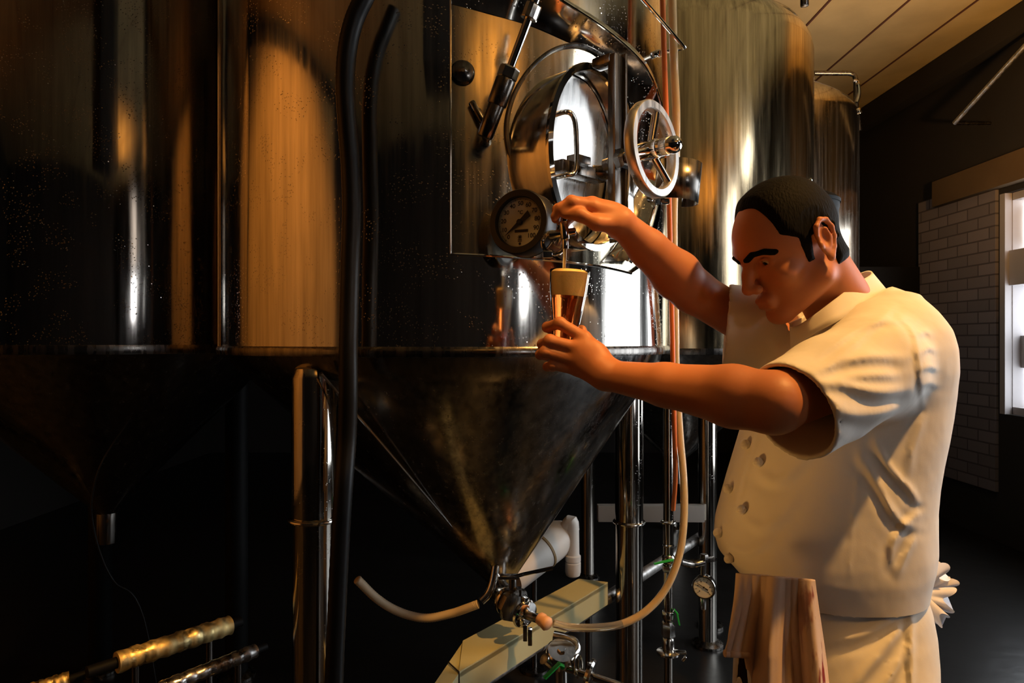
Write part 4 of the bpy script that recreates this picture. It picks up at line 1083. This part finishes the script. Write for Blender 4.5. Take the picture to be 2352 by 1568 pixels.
J_folds = [
  ([(1905,840),(1960,790),(2010,745),(2050,708)], 9, .0035), ([(1880,815),(1940,775),(2000,742),(2070,735)], 8, .004),
  ([(1858,862),(1930,830),(2000,818),(2075,822)], 13, .006), ([(1850,880),(1930,880),(2010,900),(2085,895)], 13, .006),
  ([(1870,905),(1950,950),(2030,950),(2100,920)], 15, .005), ([(1930,865),(2000,862),(2060,862)], 9, .0035),
  ([(2062,720),(2098,765),(2110,830),(2117,900),(2121,935)], 6, .0026), ([(2104,770),(2126,762),(2140,770)], 6, .003),
  ([(2112,812),(2132,800),(2148,806)], 6, .0035), ([(2116,850),(2135,842),(2152,848)], 6, .0035), ([(2118,885),(2136,880),(2152,886)], 6, .003),
  ([(2010,1015),(2040,1070),(2085,1120),(2105,1150)], 9, .007), ([(1975,1050),(2020,1120),(2060,1190),(2100,1212)], 10, .007),
  ([(2108,1180),(2075,1210),(2050,1250),(2048,1300)], 9, .006), ([(2100,1235),(2080,1275),(2060,1318)], 8, .005), ([(2120,960),(2095,1030),(2085,1090)], 10, .004),
  ([(1735,1080),(1775,1105),(1810,1090),(1850,1050)], 13, .0035), ([(1705,1190),(1745,1212),(1785,1195),(1825,1150)], 13, .003),
  ([(1680,1260),(1720,1268),(1770,1240)], 9, .004)]
# rolled hem
J.plane((0,0,zy(1338)), (-.12,0,-1))
for pts_, w_, a_ in J_folds: fold(J, pts_, w_, a_)
fold(J, [(1976,1040),(1966,1130),(1956,1220),(1950,1322)], 4, .0022, valley=.3)
fold(J, [(1742,985),(1722,1060),(1703,1130),(1690,1190)], 4.5, .003, valley=.8)
fold(J, [(1786,832),(1850,905),(1900,965),(1936,1005)], 4.5, .0022, valley=1.0)
# cut sleeves, hollow them, open the neck
near = dict(lo=s1-.24, hi=s1+.24)
def cutcap(end, d, rad, side):
    # remove everything beyond the sleeve opening, only near the sleeve axis
    sl, X, Y, Z = J._sub(end-.2, end+.2)
    f = (X-end[0])*d[0]+(Y-end[1])*d[1]+(Z-end[2])*d[2]
    rr = np.sqrt(np.maximum((X-end[0])**2+(Y-end[1])**2+(Z-end[2])**2-f*f, 0))
    J.d[sl] = np.where(rr < rad, np.maximum(J.d[sl], f), J.d[sl])
cutcap(s1, dl, .16, 0); cutcap(r1, dcut, .13, 0)
J.chain([s1-dl*.13, s1+dl*.06], [.066,.0775], .0, 'sub')
J.chain([r1-dr*.13, r1+dr*.09], [.055,.0660], .0, 'sub')
J.cap(r1-dr*.03+np.array([0,.0,-.035]), r1+dr*.09+np.array([.01,.02,-.05]), .043, .045, .0, 'sub')
J.cap(neck0-(neck1-neck0)*.02, neck1+(neck1-neck0)*.8, .060, .066, .01, 'sub')
pa, pb_, pc = P(1852,752,1.245), P(2034,664,1.325), P(1893,722,1.460)
pn = unit(np.cross(pb_-pa, pc-pa)); pn = pn if pn[2] > 0 else -pn
sl, X, Y, Z = J._sub(neck0-.22, neck0+.22)
f_ = (X-pa[0])*pn[0]+(Y-pa[1])*pn[1]+(Z-pa[2])*pn[2]
ncen = (pa+pb_+2*pc)/4+np.array([0,-.03,0]); ra = np.sqrt((X-ncen[0])**2+(Y-ncen[1])**2+(Z-ncen[2])**2-np.minimum(((X-ncen[0])*pn[0]+(Y-ncen[1])*pn[1]+(Z-ncen[2])*pn[2])**2, 1))
J.d[sl] = np.where(ra < .112, np.maximum(J.d[sl], f_), J.d[sl])
jk = J.build('jacket', M['jacket'], man_, 2); del J
part_label(jk, 'white short-sleeved double-breasted chef jacket')
# sleeve hems (stitched turn-ups)
b = MB()
def hoop(c, d, r, r2, t0, t1, n=48, squash=1.0):
    u, v, _ = frame(d)
    return [[c+d*t+(u*math.cos(h)+v*math.sin(h))*q for h in np.linspace(0, 2*math.pi, n, endpoint=False)] for t, q in ((t0, r), (t1, r2))]
# stand collar: a band round the neck, open at the front
c_top = [(1816,756,1.318),(1838,750,1.262),(1880,722,1.238),(1920,692,1.236),(1966,658,1.262),(2004,634,1.325),(1990,628,1.390),(1945,650,1.432),(1893,690,1.436),(1846,730,1.405),(1816,748,1.340)]
c_bot = [(1818,800,1.306),(1846,782,1.245),(1890,754,1.218),(1938,730,1.213),(1990,698,1.245),(2034,671,1.325),(2014,660,1.405),(1955,690,1.456),(1893,728,1.460),(1844,770,1.425),(1818,800,1.345)]
T_, B_ = spline([P(*q) for q in c_top], 8), spline([P(*q) for q in c_bot], 8)
mid = sum(T_)/len(T_); rows = []
for t in (0, .33, .66, 1.0, 1.12): rows.append([q*t+r_*(1-t) for q, r_ in zip(T_, B_)])
n = len(T_); vs = [q for r_ in rows for q in r_]; b = MB()
b.add(vs, [(i*n+j, i*n+j+1, (i+1)*n+j+1, (i+1)*n+j) for i in range(len(rows)-1) for j in range(n-1)])
b.build('collar', M['jacket'], jk, 70, solid=.0045)
# knotted cloth buttons, set on the cloth where each sight line meets it
from mathutils.bvhtree import BVHTree
bm = bmesh.new(); bm.from_mesh(jk.data); tree = BVHTree.FromBMesh(bm); bm.free()
joff = Vector(man_.location)
for px, py in ((1718,1022),(1746,1063),(1679,1124),(1708,1172),(1656,1224),(1680,1280)):
    for k in range(30):
        d_ = Vector(P(px+2*k, py, 1.0))-Vector((0,0,H)); hit_, nr, _, _ = tree.ray_cast(Vector((0,0,H))-joff, d_.normalized())
        if hit_ is not None: break
    if hit_ is None: continue
    nr = -nr if nr.dot(d_) > 0 else nr
    q = np.array(hit_+joff+nr*.0055); nr = np.array(nr)
    t1_ = unit(nr+np.array([.5,.1,.6])); t2_ = unit(nr+np.array([-.5,.2,-.5]))
    b = MB(); b.sphere(q, .0088, 18); b.torus(q, t1_, .0068, .0032, 22, 8); b.torus(q, t2_, .0066, .0030, 22, 8); b.torus(q, unit(np.cross(t1_, t2_)), .0070, .0028, 22, 8)
    b.build('button', M['jacket'], jk, 80)

# ================================================================== apron, trousers, shoes
A = Field(axis((.38,.86,.005)), axis((1.08,1.58,.005)), axis((.36,1.0,.005)))
ap = [(1300,1720,2088),(1335,1716,2092),(1370,1712,2100),(1420,1708,2108),(1480,1704,2112),(1568,1700,2112),(1800,1690,2118),(2010,1690,2120)]
A.stack([zy(q[0]) for q in ap], [(xx(q[1])+xx(q[2]))/2 for q in ap], [(xx(q[2])-xx(q[1]))/2 for q in ap], [1.33]*len(ap), [.150,.160,.168,.174,.178,.182,.185,.185], k=.02, p=2.3)
for pts_, w_, a_ in [([(1880,1405),(1960,1395),(2030,1375),(2090,1340)], 12, .007), ([(1900,1475),(1985,1455),(2050,1410),(2096,1355)], 13, .008),
    ([(1930,1620),(1985,1545),(2045,1470),(2098,1385)], 14, .008), ([(2094,1390),(2092,1470),(2094,1600)], 8, .007), ([(1990,1640),(2040,1560),(2082,1480)], 12, .006), ([(1890,1345),(1980,1356),(2075,1345)], 8, .005)]:
    fold(A, pts_, w_, a_)
# hollow from below
A.stack([.30,.40,.80,.93], [.58]*4, [.14,.14,.13,.10], [1.33]*4, [.15,.15,.14,.12], k=0, mode='sub', p=2.3)
apn = A.build('apron', M['apron'], man_, 2); del A
part_label(apn, 'long cream apron tied round the waist')
# bunched knot of the apron strings at the back
b = MB(); K0 = P(2098,1352,1.34); K1 = P(2165,1352,1.36)
def ruff(c, d, L, r0, r1, nf, ph, amp):
    u, v, ax = frame(d); rs = []
    for i in range(12):
        t = i/11; rr = r0+(r1-r0)*t
        rs.append([c+ax*L*t+(u*math.cos(h)+v*math.sin(h)*.7)*(rr*(1+amp*t*math.sin(nf*h+ph)+.5*amp*t*math.sin((nf+2)*h+2*ph)))+ax*(.012*t*math.sin(3*h+ph)) for h in np.linspace(0, 2*math.pi, 64, endpoint=False)])
    return rs
b.rings(ruff(K0, (.75,.1,.55), .060, .014, .030, 3, .5, .30), True); b.rings(ruff(K0+np.array([.0,0,-.008]), (.95,-.1,-.12), .056, .016, .030, 3, 1.9, .26), True)
b.rings(ruff(K0+np.array([.005,-.01,-.01]), (.6,-.15,-.75), .050, .018, .022, 2, 3.1, .25), True)
b.rings(ruff(K0+np.array([.01,.01,0]), (.9,.2,.25), .062, .014, .024, 3, 4.0, .35), True)
M['string'] = cloth('white_string', (.80,.78,.80))
part_label(b.build('apron_knot', M['string'], apn, 80), 'bunched white cloth knot')
for sgn in (-1, 1):
    T = Field(axis((.46,.72,.012)), axis((1.33+min(sgn*.22,0)-.02,1.33+max(sgn*.22,0)+.02,.012)), axis((.02,.92,.014)))
    y = 1.33+sgn*.085
    T.chain([(.60,y,.86),(.585,y+sgn*.02,.48),(.63,y+sgn*.03,.085)], [.075,.068,.064], .02)
    T.build('trouser_leg', M['trouser'], man_, 1)
    b = MB(); yy = y+sgn*.03; rs = []
    for t in np.linspace(0, 1, 14):
        x = .70-.27*t; wv = .036+.014*math.sin(math.pi*min(1, t*1.05))-.010*t*t; hh = .085*(1-t)**.6+.045 if t < 1 else .035
        wv = max(wv*(1 if t < .95 else .7), .01)
        rs.append([np.array([x, yy+sgn*.02*t+wv*math.cos(h), max(.002, hh/2+hh/2*math.sin(h))]) for h in np.linspace(0, 2*math.pi, 20, endpoint=False)])
    b.rings(rs).build('shoe', M['shoe'], man_, 60)

# ================================================================== towel
nt, N, L, bb = nodes(M['towel'])
v = coord(M['towel'], (1,1,.28)); st = noise(M['towel'], v, 34, 3, .6)
tc = N.new('ShaderNodeTexCoord'); sp = N.new('ShaderNodeSeparateXYZ'); L.new(tc.outputs['Object'], sp.inputs[0])
msk = N.new('ShaderNodeMapRange'); msk.inputs['From Min'].default_value = .02; msk.inputs['From Max'].default_value = .06; L.new(sp.outputs['X'], msk.inputs['Value'])
rs_ = ramp(M['towel'], st, [(.55, 0.0), (.63, 1.0)])
mu = N.new('ShaderNodeMath'); mu.operation = 'MULTIPLY'; L.new(rs_, mu.inputs[0]); L.new(msk.outputs[0], mu.inputs[1])
mx = N.new('ShaderNodeMix'); mx.data_type = 'RGBA'; mx.inputs['A'].default_value = (.66,.50,.40,1); mx.inputs['B'].default_value = (.20,.02,.02,1)
L.new(mu.outputs[0], mx.inputs['Factor']); L.new(mx.outputs['Result'], bb.inputs['Base Color'])
towel = thing('towel', 'tan terry towel with dark red stains hanging from the apron waist', 'towel', P(1780,1420,1.13))
def tw(u, v):
    # u along the waist 0..1, v down 0..1
    pxt = 1694+(1872-1694)*u; pxb = 1668+(1905-1668)*u
    px = pxt+(pxb-pxt)*v
    pyb = 1500+150*min(1, max(0, (u-.22)/.10))
    py = 1316+14*u+(pyb-1316)*v
    amp = .004+.016*min(1, v*1.8)
    fold = amp*(math.sin(u*15+.6+.5*v)+.35*math.sin(u*27+1.2+v*1.8)+.12*math.sin(u*61+v*2))
    Y = 1.125-.030*math.sin(math.pi*min(1, u*1.0))**.5*0+.045*(1-u)**3-fold-.012*v
    q = P(px, py, Y)
    return q+np.array([.003*math.sin(v*4+u*5), 0, 0])
b = MB(); b.grid(tw, np.linspace(0,1,150), np.linspace(0,1,70)); b.build('towel_cloth', M['towel'], towel, 180, solid=.007)
b = MB()
b.tube([tw(u, 1.0) for u in np.linspace(0,.24,24)], .0062, 10)
b.build('hem', M['towel'], towel, 80)

# ================================================================== glass of beer
M['glass'] = mat('clear_glass', (1,1,1), .02, 0, Transmission_Weight=1.0, IOR=1.46)
M['ale'] = mat('amber_ale', (.82,.20,.035), .02, 0, Transmission_Weight=.90, IOR=1.34)
GT, GB = P(1309,622,1.282), P(1293,842,1.282); gax = unit(GT-GB); gL = np.linalg.norm(GT-GB)
def grad(t): return float(np.interp(t, [0,.05,.25,.42,.60,.80,1.0], [.0255,.0250,.0235,.0250,.0300,.0350,.0378]))
gl = thing('beer_glass', 'tapered glass being filled with amber beer in the man\'s left hand', 'glass', GB)
ts = np.linspace(0, 1, 26)
prof = [(.001,0)]+[(grad(t), gL*t) for t in ts]+[(grad(1)-.0009, gL+.0009)]+[(grad(t)-.0021, gL*t) for t in ts[::-1] if t > .06]+[(.001, gL*.06)]
b = MB(); b.lathe(GB, gax, prof, 56, cap=False); b.build('glass', M['glass'], gl, 50)
tl = .735
b = MB(); b.lathe(GB, gax, [(.001,gL*.065)]+[(grad(t)-.0023, gL*t) for t in np.linspace(.07, tl, 18)]+[(.001,gL*tl)], 56, cap=False)
b.build('beer', M['ale'], gl, 50)
b = MB(); b.lathe(GB, gax, [(.001,gL*tl+.0004)]+[(grad(t)-.0023, gL*t+(.0004 if t == tl else 0)) for t in np.linspace(tl, .975, 10)]+[(grad(.975)*.8,gL*.99),(grad(.975)*.5,gL*1.0),(.001,gL*1.01)], 56, cap=False)
M['foamm'].node_tree.nodes['Principled BSDF'].inputs['Subsurface Weight'].default_value = .3
M['foamm'].node_tree.nodes['Principled BSDF'].inputs['Subsurface Radius'].default_value = (.02,.012,.005)
bump(M['foamm'], noise(M['foamm'], coord(M['foamm']), 300, 3), .3, .002)
b.build('foam', M['foamm'], gl, 50)
M['stream'] = mat('beer_stream', (.95,.62,.22), .1, 0, Transmission_Weight=.5, IOR=1.33)
t = thing('beer_stream', 'thin stream of beer pouring from the tap into the glass', 'beer', P(1297,572,1.29))
b = MB(); b.tube([P(1297,569,1.29), P(1297,590,1.289), P(1296,606,1.287), P(1296,624,1.284)], [.0042,.0034,.0030,.0030], 12, 5); b.build('stream', M['stream'], t, 80)
